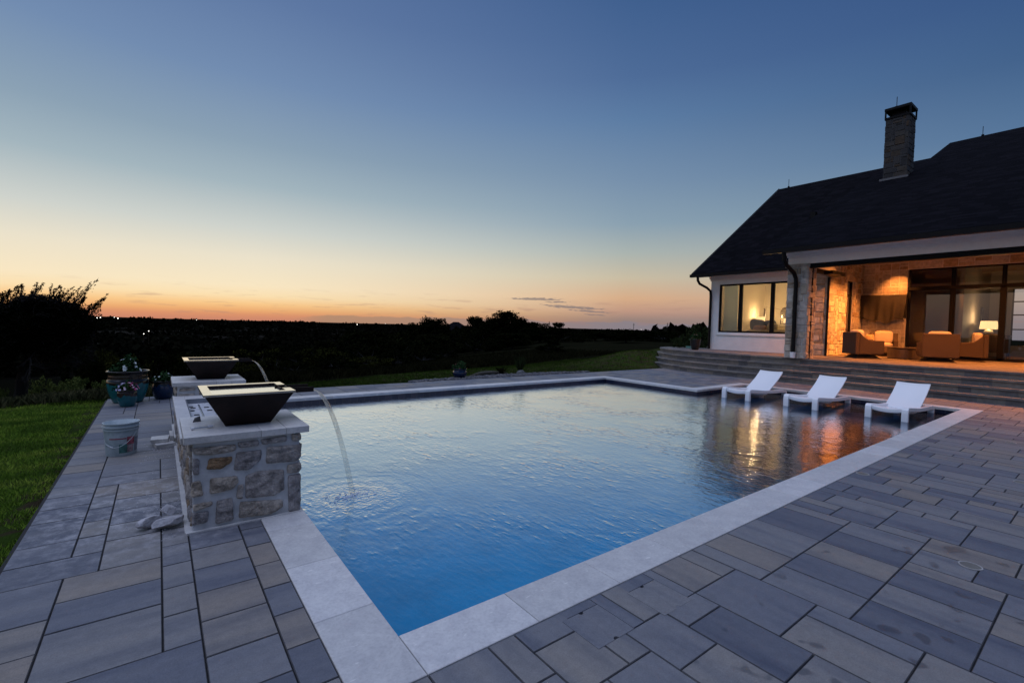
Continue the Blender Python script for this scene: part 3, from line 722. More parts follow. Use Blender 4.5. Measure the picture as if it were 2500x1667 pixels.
ML = [3.15, 1.88, .60, -.68, -1.96, -3.24, -4.5]
window(house, BXW+.03, [(ML[i+1]+.002, ML[i]-.002) for i in range(6)], 3.30, 4.03, .055)
window(house, BXW+.03, [(ML[i+1]+.002, ML[i]-.002) for i in range(6)], PZ+.02, 3.298, .075)
mul = MB()
mul.box(BXW-.02, BXW+.028, .52, .68, PZ, 3.3); mul.box(BXW-.02, BXW+.028, -4.5, 3.16, 3.235, 3.36); mul.box(BXW-.02, BXW+.028, -4.5, 3.16, PZ+.003, PZ+.10)
mul.build('mullion', M_black, house)
f = MB(); xa, xb, za, zb = NW[0], NW[1], NW[2], NW[3]
f.box(xa, xa+.06, SY_+.08, SY_+.16, za, zb); f.box(xb-.06, xb, SY_+.08, SY_+.16, za, zb); f.box(xa+.06, xb-.06, SY_+.08, SY_+.16, za, za+.06); f.box(xa+.06, xb-.06, SY_+.08, SY_+.16, zb-.06, zb); f.box(xa+.06, xb-.06, SY_+.08, SY_+.16, 3.0, 3.06)
o = f.build('window', M_black, house)
g2 = MB(); g2.add([(xa+.06, SY_+.12, za+.06), (xb-.06, SY_+.12, za+.06), (xb-.06, SY_+.12, zb-.06), (xa+.06, SY_+.12, zb-.06)], [(0, 1, 2, 3)]); g2.build('pane', M_glass, o)

# roofs -------------------------------------------------------
def roof_mat():
    mt, t, b = P('dark_shingle'); setp(b, None, .9, spec=.04)
    gg = N(t, 'ShaderNodeTexCoord'); s3 = N(t, 'ShaderNodeSeparateXYZ'); t.links.new(gg.outputs['Object'], s3.inputs[0])
    sl = M(t, 'MULTIPLY', s3.outputs[0], 1.12)
    row = M(t, 'FLOOR', M(t, 'MULTIPLY', sl, 1/.15))
    saw = M(t, 'FRACT', M(t, 'MULTIPLY', sl, 1/.15))
    cb = N(t, 'ShaderNodeCombineXYZ'); t.links.new(row, cb.inputs[0])
    off = N(t, 'ShaderNodeTexWhiteNoise'); t.links.new(cb.outputs[0], off.inputs['Vector'])
    cell = M(t, 'FLOOR', M(t, 'ADD', M(t, 'MULTIPLY', s3.outputs[1], 1/.30), M(t, 'MULTIPLY', off.outputs['Value'], 7.)))
    c2 = N(t, 'ShaderNodeCombineXYZ'); t.links.new(row, c2.inputs[0]); t.links.new(cell, c2.inputs[1])
    wn = N(t, 'ShaderNodeTexWhiteNoise'); t.links.new(c2.outputs[0], wn.inputs['Vector'])
    c = ramp(t, wn.outputs['Value'], [(0, (.0022, .0022, .0036)), (.6, (.0042, .004, .006)), (1, (.0075, .007, .010))])
    t.links.new(c, b.inputs['Base Color'])
    h = M(t, 'ADD', saw, M(t, 'MULTIPLY', wn.outputs['Value'], .6))
    bump(t, b, h, .8, .02); return mt
M_shing = roof_mat()
RX, RZ = 25.65, 9.18
def slab(mb, quad, th=.12):
    vs = [Vector(q) for q in quad]; mb.add([tuple(v) for v in vs]+[tuple(v-Vector((0, 0, th))) for v in vs],
        [(0, 1, 2, 3), (7, 6, 5, 4), (0, 4, 5, 1), (1, 5, 6, 2), (2, 6, 7, 3), (3, 7, 4, 0)])
rf = MB()
slab(rf, [(17.74, 9.62, 3.96), (17.74, 3.5, 3.96), (RX, 3.5, RZ), (RX, 9.62, RZ)])
slab(rf, [(RX, 9.62, RZ), (RX, 3.5, RZ), (33.6, 3.5, 3.96), (33.6, 9.62, 3.96)])
sl = (RZ-4.10)/(RX-14.42)
slab(rf, [(14.42, 5.02, 4.10), (14.42, -14, 4.10), (RX, -14, RZ+.003), (RX, 5.02, RZ+.003)])
RX2 = 28.9; RZ2 = 4.10+sl*(RX2-14.42)
slab(rf, [(RX+.001, 3.45, RZ+.006), (RX+.001, -14, RZ+.006), (RX2, -14, RZ2), (RX2, 3.45, RZ2)])
slab(rf, [(RX2, 3.45, RZ2), (RX2, -14, RZ2), (36, -14, 5.6), (36, 3.45, 5.6)])
# gable infill at the step in the roof
rf.add([(15.0, 5.0, 4.25), (17.9, 5.0, 4.0), (25.5, 5.0, 9.0)], [(0, 1, 2)])
roof = rf.build('roof', M_shing, house)
gu = MB(); gu.box(17.60, 17.735, 4.9, 9.66, 3.80, 3.925); gu.box(17.735, 17.8, 5.0, 9.64, 3.83, 3.90)
gu.build('gutter', M_gutter, house)
gu = MB(); gu.box(14.28, 14.415, -14, 5.06, 3.94, 4.07); gu.box(14.415, 14.56, -14, 5.02, 3.96, 4.03)
gu.build('gutter', M_gutter, house)
for px_, y0 in ((17.745, 9.62),):
    bgd = MB(); bgd.tube([(px_, y0+.01, (3.93 if px_ > 15 else 4.07)), (RX, y0+.01, RZ-.03)], .07, 4); bgd.build('rake_board', M_gutter, house)
def spout(pts, rad, name='downspout'):
    s = MB(); s.tube(pts, rad, 8); o = s.build(name, M_gutter, house, smooth=False); return o
spout([(17.68, 9.32, 3.82), (17.70, 9.32, 3.66), (17.78, 9.28, 3.52), (18.1, 9.12, 3.36), (18.24, 9.03, 3.22), (18.26, 9.02, 3.0), (18.26, 9.02, .72)], .055)
spout([(14.36, 4.44, 3.96), (14.40, 4.44, 3.72), (14.52, 4.42, 3.58), (14.9, 4.35, 3.36), (15.0, 4.33, 3.2), (15.02, 4.33, 3.0), (15.02, 4.33, .90)], .062)
bk = MB(); bk.lathe([(.06, .71), (.072, .72), (.082, .90), (.075, .90), (.07, .885)], (15.02, 4.33, 0), 16)
bk.build('downspout_boot', plain('white_plastic', (.75, .77, .8), .5), house)
# chimney -----------------------------------------------------
ch = MB(); cs_ = MB(); C0, C1, D0, D1 = 22.52, 23.33, 3.50, 4.25
ch.box(C0, C1, D0, D1, 7.2, 10.16)
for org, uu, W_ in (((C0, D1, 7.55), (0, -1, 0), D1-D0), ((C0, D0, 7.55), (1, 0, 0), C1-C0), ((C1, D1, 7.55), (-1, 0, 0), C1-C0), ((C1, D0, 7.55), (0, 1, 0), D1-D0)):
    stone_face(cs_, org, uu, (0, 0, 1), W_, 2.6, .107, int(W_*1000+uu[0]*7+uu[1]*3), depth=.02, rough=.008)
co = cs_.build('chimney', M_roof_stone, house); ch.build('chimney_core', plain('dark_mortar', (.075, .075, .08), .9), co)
cc = MB()
cc.box(C0-.04, C1+.04, D0-.04, D1+.04, 10.162, 10.24); cc.box(C0-.05, C1+.05, D0-.05, D1+.05, 10.50, 10.60)
for x in (C0-.04, C1-.01):
    for y in (D0-.04, D1-.01): cc.box(x, x+.05, y, y+.05, 10.24, 10.50)
cc.box(C0+.15, C1-.15, D0+.15, D1-.15, 10.24, 10.40)
cc.build('chimney_cap', M_black, co)
fl = MB(); fl.box(C0-.10, C0-.03, D0-.06, D1+.1, 7.66, 7.80); fl.box(C0-.11, C0-.025, D0-.06, D1+.1, 7.655, 7.675); fl.build('flashing', plain('lead_flashing', (.12, .12, .13), .5), co)
for p in ((RX, 9.15, RZ), (C0+.1, 3.95, 10.6), (RX2, 2.35, RZ2)):
    s = MB(); s.tube([p, (p[0], p[1], p[2]+.42)], .012, 5); s.tube([p, (p[0], p[1], p[2]+.05)], .05, 8); s.build('lightning_rod', M_black, house)
vt = MB(); vt.box(21.55, 21.75, 6.3, 6.5, 6.3, 6.72); vt.build('roof_vent', M_gutter, house)

# interior shells ---------------------------------------------
cream = plain('cream_plaster', (.62, .55, .42), .8, var=.03, scale=2, bmp=0)
rm = MB()
rm.box(22.6, 22.75, 4.9, 8.85, PZ, 4.3); rm.box(HX+.23, 22.6, 4.83, 4.93, PZ, 4.3); rm.box(HX+.23, 22.6, 8.74, 8.85, PZ, 4.3)
rm.box(HX+.23, 22.6, 4.94, 8.73, 3.86, 3.95); rm.box(HX+.23, 22.6, 4.94, 8.73, PZ-.1, PZ+.02)
rm.build('bedroom_shell', cream, house)
rm = MB()
rm.box(22.28, 27.4, 1.62, 1.74, PZ, 4.35)           # living-room side wall seen through the glass
rm.box(22.28, 24.8, 4.3, 4.4, PZ, 4.35)
rm.box(27.4, 27.55, .95, 1.74, PZ, 4.35); rm.box(27.4, 27.55, -6, .95, PZ, 1.2); rm.box(27.4, 27.55, -6, .95, 3.55, 4.4)
rm.box(24.7, 24.8, 1.75, 4.3, PZ, 4.35)
rm.box(22.28, 27.4, -6.1, -6, PZ, 4.35)
rm.build('living_room_shell', plain('warm_plaster', (.30, .26, .23), .8, var=.03, scale=2, bmp=0), house)
rm = MB(); rm.box(22.28, 27.5, -6, 4.4, 4.36, 4.45); rm.box(22.28, 27.5, -6, 4.4, PZ-.1, PZ+.01)
for x in (23.6, 25.2): rm.box(x, x+.22, -6, 1.6, 4.1, 4.355)
rm.build('living_room_floor_and_ceiling', plain('dark_timber', (.13, .09, .06), .6), house)
mu = MB()
for z in (1.85, 2.45, 3.0): mu.box(27.38, 27.41, -6, .95, z, z+.05)
for y in (-.3, .9, -1.5, -2.7): mu.box(27.379, 27.415, y, y+.05, 1.2, 3.55)
mu.build('rear_window', M_black, house)

# ------------------------------------------------------------ light fittings of the patio
def lamp_light(kind, name, loc, energy, col=(1, .6, .28), size=.1, rot=(0, 0, 0), spot=None, parent=None):
    l = bpy.data.lights.new(name, kind); l.energy = energy; l.color = col
    if kind == 'SPOT': l.spot_size = R(spot); l.spot_blend = .8; l.shadow_soft_size = size
    elif kind == 'POINT': l.shadow_soft_size = size
    o = bpy.data.objects.new(name, l); COL.objects.link(o); o.location = loc; o.rotation_euler = rot
    if parent is not None:
        o.parent = parent; o.matrix_parent_inverse = Matrix.Translation(parent.location).inverted()
    return o
emi = bpy.data.materials.new('lamp_glow'); emi.use_nodes = True; eb = emi.node_tree.nodes['Principled BSDF']
eb.inputs['Emission Color'].default_value = (1, .55, .2, 1); eb.inputs['Emission Strength'].default_value = 6
WARM = (1, .285, .052)
for i, (x, y, e_, sp_, aim) in enumerate(((18.9, 2.3, 185, 70, (18.9, 4.6, 1.3)), (20.0, 2.7, 150, 70, (20.4, 4.6, 1.5)), (20.9, 3.3, 55, 60, (21.9, 3.45, 3.1)), (20.2, 1.2, 60, 150, None), (17.0, 2.6, 110, 140, (17.6, 3.2, .7)), (20.6, -.8, 70, 150, None), (17.6, -.6, 130, 140, None), (20.6, -4.4, 60, 150, None))):
    e = empty('recessed_ceiling_light', (x, y, 4.238), label=('recessed light washing the left part of the patio side wall', 'recessed light washing the side wall by the narrow window', 'recessed light aimed at the covered television', 'recessed light over the chair seen from behind', 'recessed light nearest the stone column', 'recessed light before the wide patio doors', 'recessed light near the patio edge on the right', 'recessed light deepest at the right of the patio')[i], cat='ceiling light', group='recessed lights in the patio ceiling')
    r = MB(); r.loft([[(q*math.cos(2*math.pi*k/20), q*math.sin(2*math.pi*k/20), z) for k in range(20)] for q, z in ((.05, 0), (.08, 0), (.08, -.012), (.05, -.012))], cap=False); r.build('ring', M_trim, e)
    r = MB(); r.lathe([(.0, -.004), (.048, -.004)], n=16, cap=False); r.build('lens', emi, e)
    rt_ = (0, 0, 0)
    if aim: rt_ = tuple((Vector(aim)-Vector((x, y, 4.22))).to_track_quat('-Z', 'Y').to_euler())
    lamp_light('SPOT', 'lamp', (x, y, 4.22), e_*(9.4 if aim else 9.), WARM, .05, spot=sp_, parent=e, rot=rt_)
# ------------------------------------------------------------ furniture of the patio
M_wick = None
def wicker():
    mt, t, b = P('woven_wicker'); setp(b, (.30, .21, .15), .85, spec=.1)
    gg = N(t, 'ShaderNodeTexCoord'); s3 = N(t, 'ShaderNodeSeparateXYZ'); t.links.new(gg.outputs['Object'], s3.inputs[0])
    k = 2*math.pi/.05
    sx = M(t, 'SINE', M(t, 'MULTIPLY', M(t, 'ADD', s3.outputs[0], s3.outputs[1]), k)); sz = M(t, 'SINE', M(t, 'MULTIPLY', s3.outputs[2], k*2))
    h = M(t, 'MULTIPLY', sx, sz); c = ramp(t, M(t, 'MULTIPLY_ADD', h, .5, .5), [(0, (.035, .026, .022)), (.6, (.085, .062, .051)), (1, (.15, .11, .09))])
    t.links.new(c, b.inputs['Base Color']); bump(t, b, h, .7, .008); return mt
M_wick = wicker(); M_cush = plain('cream_cushion', (.46, .40, .33), .9, var=.04, scale=12, bmp=.1); M_woodD = plain('dark_pedestal', (.035, .025, .02), .5)
def cushion(mb, c, s, k=3.2, n=10, r=None):
    """puffed box centred c with half sizes s"""
    rings = []
    vs = []; N_ = 14
    for j in range(n+1):
        ph = -math.pi/2+math.pi*j/n; row = []
        for i in range(N_):
            th = 2*math.pi*i/N_
            def sp(v, e): return math.copysign(abs(v)**e, v)
            row.append((c[0]+s[0]*sp(math.cos(ph), .35)*sp(math.cos(th), .35), c[1]+s[1]*sp(math.cos(ph), .35)*sp(math.sin(th), .35), c[2]+s[2]*sp(math.sin(ph), .6)))
        rings.append(row)
    mb.loft(rings, True, True, r)
def make_chair(label, loc, f):
    rz = math.atan2(f[1], f[0])
    e = empty('swivel_armchair', loc, rz, label, 'armchair', 'wicker swivel armchairs on the patio')
    W2 = .43
    b_ = MB(); # back panel
    b_.box(-W2, -W2+.12, -W2, W2, .14, .88); b_.build('backrest', M_wick, e, bevel=.02)
    for s in (-1, 1):
        a = MB(); pr = [(-W2+.122, .14), (W2, .17), (W2, .60), (.05, .61), (-.08, .64), (-.2, .74), (-W2+.122, .86)]
        y0, y1 = (W2-.13, W2) if s > 0 else (-W2, -W2+.13)
        n = len(pr); vs = [(x, y0, z) for x, z in pr]+[(x, y1, z) for x, z in pr]
        a.add(vs, [tuple(range(n)), tuple(range(n, 2*n))[::-1]]+[(i, n+i, n+(i+1) % n, (i+1) % n) for i in range(n)])
        a.build('arm', M_wick, e, bevel=.015)
    sbx = MB(); sbx.box(-W2+.122, W2-.02, -W2+.132, W2-.132, .15, .36); sbx.build('seat_frame', M_wick, e)
    c = MB(); cushion(c, (.06, 0, .43), (.36, .29, .085)); c.build('seat_cushion', M_cush, e, smooth=True)
    c = MB(); cushion(c, (-.20, 0, .72), (.11, .29, .24)); c.build('back_cushion', M_cush, e, smooth=True)
    p = MB(); p.add([(-.40, -.40, 0), (.40, -.40, 0), (.40, .40, 0), (-.40, .40, 0), (-.22, -.22, .13), (.22, -.22, .13), (.22, .22, .13), (-.22, .22, .13)], [(3, 2, 1, 0), (4, 5, 6, 7), (0, 1, 5, 4), (1, 2, 6, 5), (2, 3, 7, 6), (3, 0, 4, 7)])
    p.build('pedestal', M_woodD, e)
    return e
ch1 = make_chair('wicker swivel armchair at the left, near the stone wall, its arm side to the camera', (18.2, 3.42, PZ+.004), (.69, -.73))
def ch_copy(label, loc, f):
    c = copy_tree(ch1); c.location = loc; c.rotation_euler = (0, 0, math.atan2(f[1], f[0])); c['label'] = label; return c
ch_copy('wicker swivel armchair seen squarely from behind, in front of the big window', (18.8, 1.62, PZ+.004), (.92, .38))
ch_copy('wicker swivel armchair at the right rear, mostly behind the one seen from the back', (20.75, 1.2, PZ+.004), (-.25, .97))
ch_copy('wicker armchair facing the camera under the covered television, cream cushions lit up', (20.9, 3.55, PZ+.004), (-.97, -.25))
th = MB(); cushion(th, (20.98, 3.98, PZ+.62), (.16, .13, .2)); o = th.build('throw_pillow', plain('patterned_pillow', (.42, .30, .18), .9, var=.5, scale=30), smooth=True); tag(o, 'patterned throw pillow on the armchair under the television', 'pillow')
tb = empty('coffee_table', (19.55, 2.62, PZ+.004), label='low round dark drum coffee table between the armchairs', cat='coffee table')
d = MB(); d.lathe([(.42, 0), (.44, .03), (.44, .34), (.42, .36)], n=40); d.build('drum', plain('bronze_drum', (.06, .045, .035), .4), tb)
d = MB(); d.lathe([(.46, .362), (.47, .37), (.47, .395), (.46, .40)], n=40); d.build('tabletop', plain('bronze_top', (.09, .07, .05), .3), tb)
# covered television on the wall: a boxy screen under a draped cloth
tv = empty('covered_television', (21.93, 3.88, 2.6), label='wall television hidden under a draped black cloth cover', cat='television')
s = MB(); s.box(-.16, .04, -.68, .68, -.42, .44); s.build('screen_body', M_black, tv)
cl = MB(); nu, nv = 60, 26; vs = []
prof_ = [(.0, .475), (-.10, .478), (-.19, .46)]
for j in range(nv+1):
    t2 = j/nv
    for i in range(nu+1):
        s_ = i/nu; yy = .76-1.52*s_
        if t2 < .15: x = -.02-.19*(t2/.15); z = .472+.008*math.sin(s_*9)
        else:
            q = (t2-.15)/.85
            bot = -.53+.07*math.sin(s_*7.1+.6)+.04*math.sin(s_*17)
            z = .47+(bot-.47)*q
            fold = (math.sin(s_*21+1.2*q)+.6*math.sin(s_*37+.5))*.030*(.25+q)
            x = -.215-.03*q+fold
            yy *= 1-.05*q*(1 if s_ < .5 else 1.6)
        vs.append((x, yy, z))
cl.add(vs, [(j*(nu+1)+i, j*(nu+1)+i+1, (j+1)*(nu+1)+i+1, (j+1)*(nu+1)+i) for j in range(nv) for i in range(nu)])
for s_ in (-1, 1):
    cl.add([(-.20, s_*.755, .46), (-.02, s_*.755, .46), (-.02, s_*.74, -.42), (-.2, s_*.72, -.46)], [(0, 1, 2, 3)])
cl.build('cloth_cover', plain('black_cloth', (.022, .02, .02), .75, var=.2, scale=20), tv, smooth=True)
# ------------------------------------------------------------ lamps and rooms
def shade_mat(name, col, st_):
    mt, t, b = P(name); setp(b, (.8, .7, .5), .8)
    b.inputs['Emission Color'].default_value = (*col, 1); b.inputs['Emission Strength'].default_value = st_; return mt
M_shade = shade_mat('lit_shade', (1, .62, .26), 1.5)
def table_lamp(loc, rb, rt, h, hb, label, energy, squat=1.0):
    e = empty('table_lamp', loc, label=label, cat='table lamp', group='lit table lamps seen through the windows')
    b_ = MB(); b_.lathe([(.05*squat, 0), (.075*squat, .02), (.10*squat, hb*.4), (.07*squat, hb*.8), (.02, hb*.95), (.012, hb+.03)], n=20); b_.build('lamp_base', plain('ceramic_base', (.5, .45, .35), .4, bmp=0), e, smooth=True)
    s = MB(); s.loft([[(q*math.cos(2*math.pi*k/28), q*math.sin(2*math.pi*k/28), z) for k in range(28)] for q, z in ((rb, hb), (rt, hb+h))], cap=False); s.build('lamp_shade', M_shade, e, smooth=True)
    lamp_light('POINT', 'bulb', (loc[0], loc[1], loc[2]+hb+h*1.25), energy, (1, .62, .28), .05, parent=e)
    lamp_light('POINT', 'bulb', (loc[0]-.0, loc[1], loc[2]+hb-.08), energy*.3, (1, .62, .28), .04, parent=e)
    return e
ND = 1.42
def nightstand(y, label):
    e = empty('nightstand', (21.7, y, PZ+.02), label=label, cat='nightstand', group='nightstands beside the bed'); b_ = MB(); b_.box(-.25, .25, -.3, .3, 0, ND-PZ-.05); b_.build('cabinet', plain('nightstand_wood', (.3, .24, .18), .6), e)
    b_ = MB(); b_.box(-.27, .27, -.32, .32, ND-PZ-.05, ND-PZ-.022); b_.build('top', plain('nightstand_top', (.4, .33, .25), .5), e)
nightstand(8.35+.9-.55, 'nightstand at the left of the bedroom window under the left lamp')
table_lamp((21.6, 8.42, ND), .22, .19, .27, .52, 'table lamp with a glowing drum shade behind the left window bar', 30)
nightstand(7.15, 'nightstand on the right of the bed in the lit bedroom')
table_lamp((21.6, 7.2, ND), .2, .18, .2, .52, 'table lamp with only its shade top showing above the bed pillows', 34)
# arched mirrors on the bedroom wall
def arch(y, zb, w, h, label):
    e = empty('arched_mirror', (22.58, y, zb), label=label, cat='mirror', group='arched mirrors on the bedroom wall')
    pts = [(0, -w, 0), (0, -w, h-w)]+[(0, -w*math.cos(a), h-w+w*math.sin(a)) for a in np.linspace(.2, math.pi-.2, 9)]+[(0, w, h-w), (0, w, 0)]
    f = MB(); f.tube(pts, .022, 6); f.build('frame', plain('mirror_frame', (.12, .09, .06), .5), e)
    g2 = MB(); g2.add([(.0, p[1], p[2]) for p in pts], [tuple(range(len(pts)))]); g2.build('mirror_glass', plain('mirror_surface', (.35, .32, .28), .15, metal=1, bmp=0), e)
arch(8.85, 1.9, .2, .78, 'arched mirror behind the left bedside lamp')
arch(7.75, 1.9, .2, .78, 'arched mirror behind the right bedside lamp')
bd = empty('bed', (20.6, 7.55, PZ+.02), label='bed with a pale cover seen low through the bedroom window', cat='bed')
b_ = MB(); b_.box(-.9, .9, -1.1, .85, .0, .55); b_.build('mattress', plain('bed_cover', (.5, .45, .38), .9), bd, bevel=.05)
b_ = MB(); cushion(b_, (0, -.2, .72), (.88, .95, .19)); b_.build('duvet', plain('duvet_cloth', (.42, .34, .26), .9, var=.2, scale=6), bd, smooth=True)
ra = MB(); ra.tube([(.9, .6, 1.0), (.9, .6, 1.95), (.9, -.4, 1.75)], .025, 6); ra.tube([(.9, -.4, 0.6), (.9, -.4, 1.76)], .025, 6); ra.build('canopy_rail', plain('bed_rail', (.45, .38, .3), .4), bd)
bluec = plain('blue_grey_cloth', (.13, .17, .20), .9); pinkc = plain('rose_cloth', (.45, .28, .22), .9); creamc = plain('ivory_cloth', (.55, .48, .36), .9)
def pillow(y, x, z, s, mat_, label, tilt=0):
    b_ = MB(); cushion(b_, (0, 0, 0), s); o = b_.build('bed_pillow', mat_, smooth=True); o.location = (x, y, z); o.rotation_euler = (R(tilt), R(-12), 0); tag(o, label, 'pillow', 'pillows on the bed')
pillow(7.92, 20.25, 1.82, (.10, .30, .24), bluec, 'large blue-grey pillow at the left of the bed', 6)
pillow(7.45, 20.35, 1.80, (.10, .28, .22), bluec, 'blue-grey pillow behind the rose pillow', -8)
pillow(7.68, 20.0, 1.64, (.10, .27, .15), pinkc, 'small rose pillow in front of the blue-grey ones')
pillow(7.22, 20.1, 1.70, (.10, .20, .20), creamc, 'ivory pillow at the right of the bed', 10)
fx = empty('ceiling_fan', (20.9, 6.3, 3.83), label='ceiling fan with added fill light high in the lit bedroom', cat='ceiling fan')
b_ = MB(); b_.lathe([(0, -.02), (.09, -.04), (.09, -.16), (0, -.17)], n=14); b_.build('hub', M_woodD, fx)
for k_ in range(4):
    b_ = MB(); c4, s4 = math.cos(k_*1.57+.4), math.sin(k_*1.57+.4); b_.add([(c4*.08-s4*.06, s4*.08+c4*.06, -.1), (c4*.65-s4*.07, s4*.65+c4*.07, -.1), (c4*.65+s4*.07, s4*.65-c4*.07, -.09), (c4*.08+s4*.06, s4*.08-c4*.06, -.09)], [(0, 1, 2, 3)]); b_.build('blade', M_woodD, fx)
lamp_light('POINT', 'bulb', (20.9, 6.3, 3.5), 42, (1, .66, .32), .09, parent=fx)  # unseen fill lamp, added to even the glow on the bedroom wall
# bedroom curtain
M_curt = bpy.data.materials.new('pale_curtain'); M_curt.use_nodes = True; t = M_curt.node_tree; t.nodes.clear()
a = N(t, 'ShaderNodeBsdfDiffuse'); a.inputs[0].default_value = (.72, .86, .84, 1); b = N(t, 'ShaderNodeBsdfTranslucent'); b.inputs[0].default_value = (.7, .8, .75, 1)
mx = N(t, 'ShaderNodeMixShader'); mx.inputs[0].default_value = .35; t.links.new(a.outputs[0], mx.inputs[1]); t.links.new(b.outputs[0], mx.inputs[2]); o = N(t, 'ShaderNodeOutputMaterial'); t.links.new(mx.outputs[0], o.inputs[0])
cu = MB(); pts = []; n = 90
for i in range(n+1):
    y = 8.66-i/n*.62; pts.append((18.72+.04*math.sin(i*.9), y))
cu.add([(x, y, PZ+.05) for x, y in pts]+[(x, y, 3.72) for x, y in pts], [(i, i+1, n+2+i, n+1+i) for i in range(n)])
o = cu.build('curtain', M_curt, smooth=True); tag(o, 'pale gathered curtain hanging at the left of the bedroom window', 'curtain')
# living-room lamp on a console, round mirror on the wall
cn = empty('console_table', (24.2, 1.15, PZ), label='dark console table carrying the lamp inside the living room', cat='console table')
b_ = MB(); b_.box(-.25, .25, -.55, .45, .86, .91); b_.build('tabletop', M_woodD, cn)
for x in (-.22, .19):
    for y in (-.52, .41): b_ = MB(); b_.box(x, x+.04, y, y+.04, 0, .86); b_.build('leg', M_woodD, cn)
b_ = MB(); b_.box(-.23, .23, -.53, .43, .25, .85); b_.build('cabinet', plain('console_wood', (.05, .035, .025), .5), cn)
table_lamp((24.05, 1.17, PZ+.912), .26, .225, .30, .22, 'squat lamp with a wide glowing shade behind the patio doors', 45, 1.5)
mr = MB(); mr.loft([[(25.6+q*math.cos(2*math.pi*k/32)*.8, 1.60+dy_, 2.35+q*1.25*math.sin(2*math.pi*k/32)) for k in range(32)] for q, dy_ in ((.30, 0), (.30, -.04), (.22, -.04), (.22, 0))], cap=False)
o = mr.build('wall_mirror', plain('blue_black_frame', (.03, .035, .05), .3)); tag(o, 'dark oval wall mirror behind the living-room lamp', 'mirror')

# ------------------------------------------------------------ water and fire feature
feat = empty('stone_water_feature', (-.38, 3.8, 0), label='low limestone wall between two square piers, with a gas burner trough', cat='water feature', world=True)
LAID = [[(-0.728, 0.591), (-0.464, 0.586), (-0.466, 0.537), (-0.533, 0.533), (-0.614, 0.527), (-0.722, 0.545)], [(-0.457, 0.594), (-0.318, 0.599), (-0.314, 0.557), (-0.449, 0.555)], [(-0.31, 0.598), (-0.125, 0.607), (-0.12, 0.564), (-0.297, 0.559)], [(-0.095, 0.618), (-0.025, 0.615), (-0.023, 0.556), (-0.09, 0.558)], [(-0.464, 0.523), (-0.297, 0.522), (-0.301, 0.449), (-0.377, 0.383), (-0.479, 0.395)], [(-0.264, 0.536), (-0.025, 0.523), (-0.02, 0.425), (-0.057, 0.397), (-0.272, 0.412)], [(-0.632, 0.504), (-0.485, 0.499), (-0.491, 0.46), (-0.555, 0.417), (-0.647, 0.428)], [(-0.725, 0.522), (-0.686, 0.508), (-0.688, 0.4), (-0.725, 0.402)], [(-0.123, 0.378), (-0.02, 0.381), (-0.019, 0.328), (-0.056, 0.305), (-0.123, 0.313)], [(-0.625, 0.363), (-0.455, 0.351), (-0.446, 0.304), (-0.486, 0.257), (-0.628, 0.25)], [(-0.405, 0.342), (-0.329, 0.365), (-0.144, 0.349), (-0.139, 0.19), (-0.211, 0.157), (-0.404, 0.173)], [(-0.118, 0.296), (-0.025, 0.293), (-0.021, 0.104), (-0.025, -0.003), (-0.107, 0.006), (-0.112, 0.137)], [(-0.732, 0.352), (-0.679, 0.357), (-0.661, 0.247), (-0.735, 0.25)], [(-0.451, 0.282), (-0.412, 0.284), (-0.423, 0.172), (-0.462, 0.185)], [(-0.725, 0.196), (-0.606, 0.197), (-0.606, 0.17), (-0.721, 0.147)], [(-0.728, 0.136), (-0.628, 0.131), (-0.635, 0.058), (-0.731, 0.046)], [(-0.584, 0.192), (-0.486, 0.199), (-0.477, 0.03), (-0.59, 0.025)], [(-0.439, 0.157), (-0.151, 0.116), (-0.146, 0.058), (-0.227, 0.019), (-0.446, 0.036)]]
PI_ = [(1.835, 2.60), (5.16, 5.93)]
AX0, AX1 = -.725, -.035
RS = [(3, 2, 3), (4, 2, 2), (2, 2, 1.4), (2, 3, 1), (3, 3, 1.2), (4, 3, 1.3), (3, 1, .7), (1, 2, .5), (4, 1, .5)]
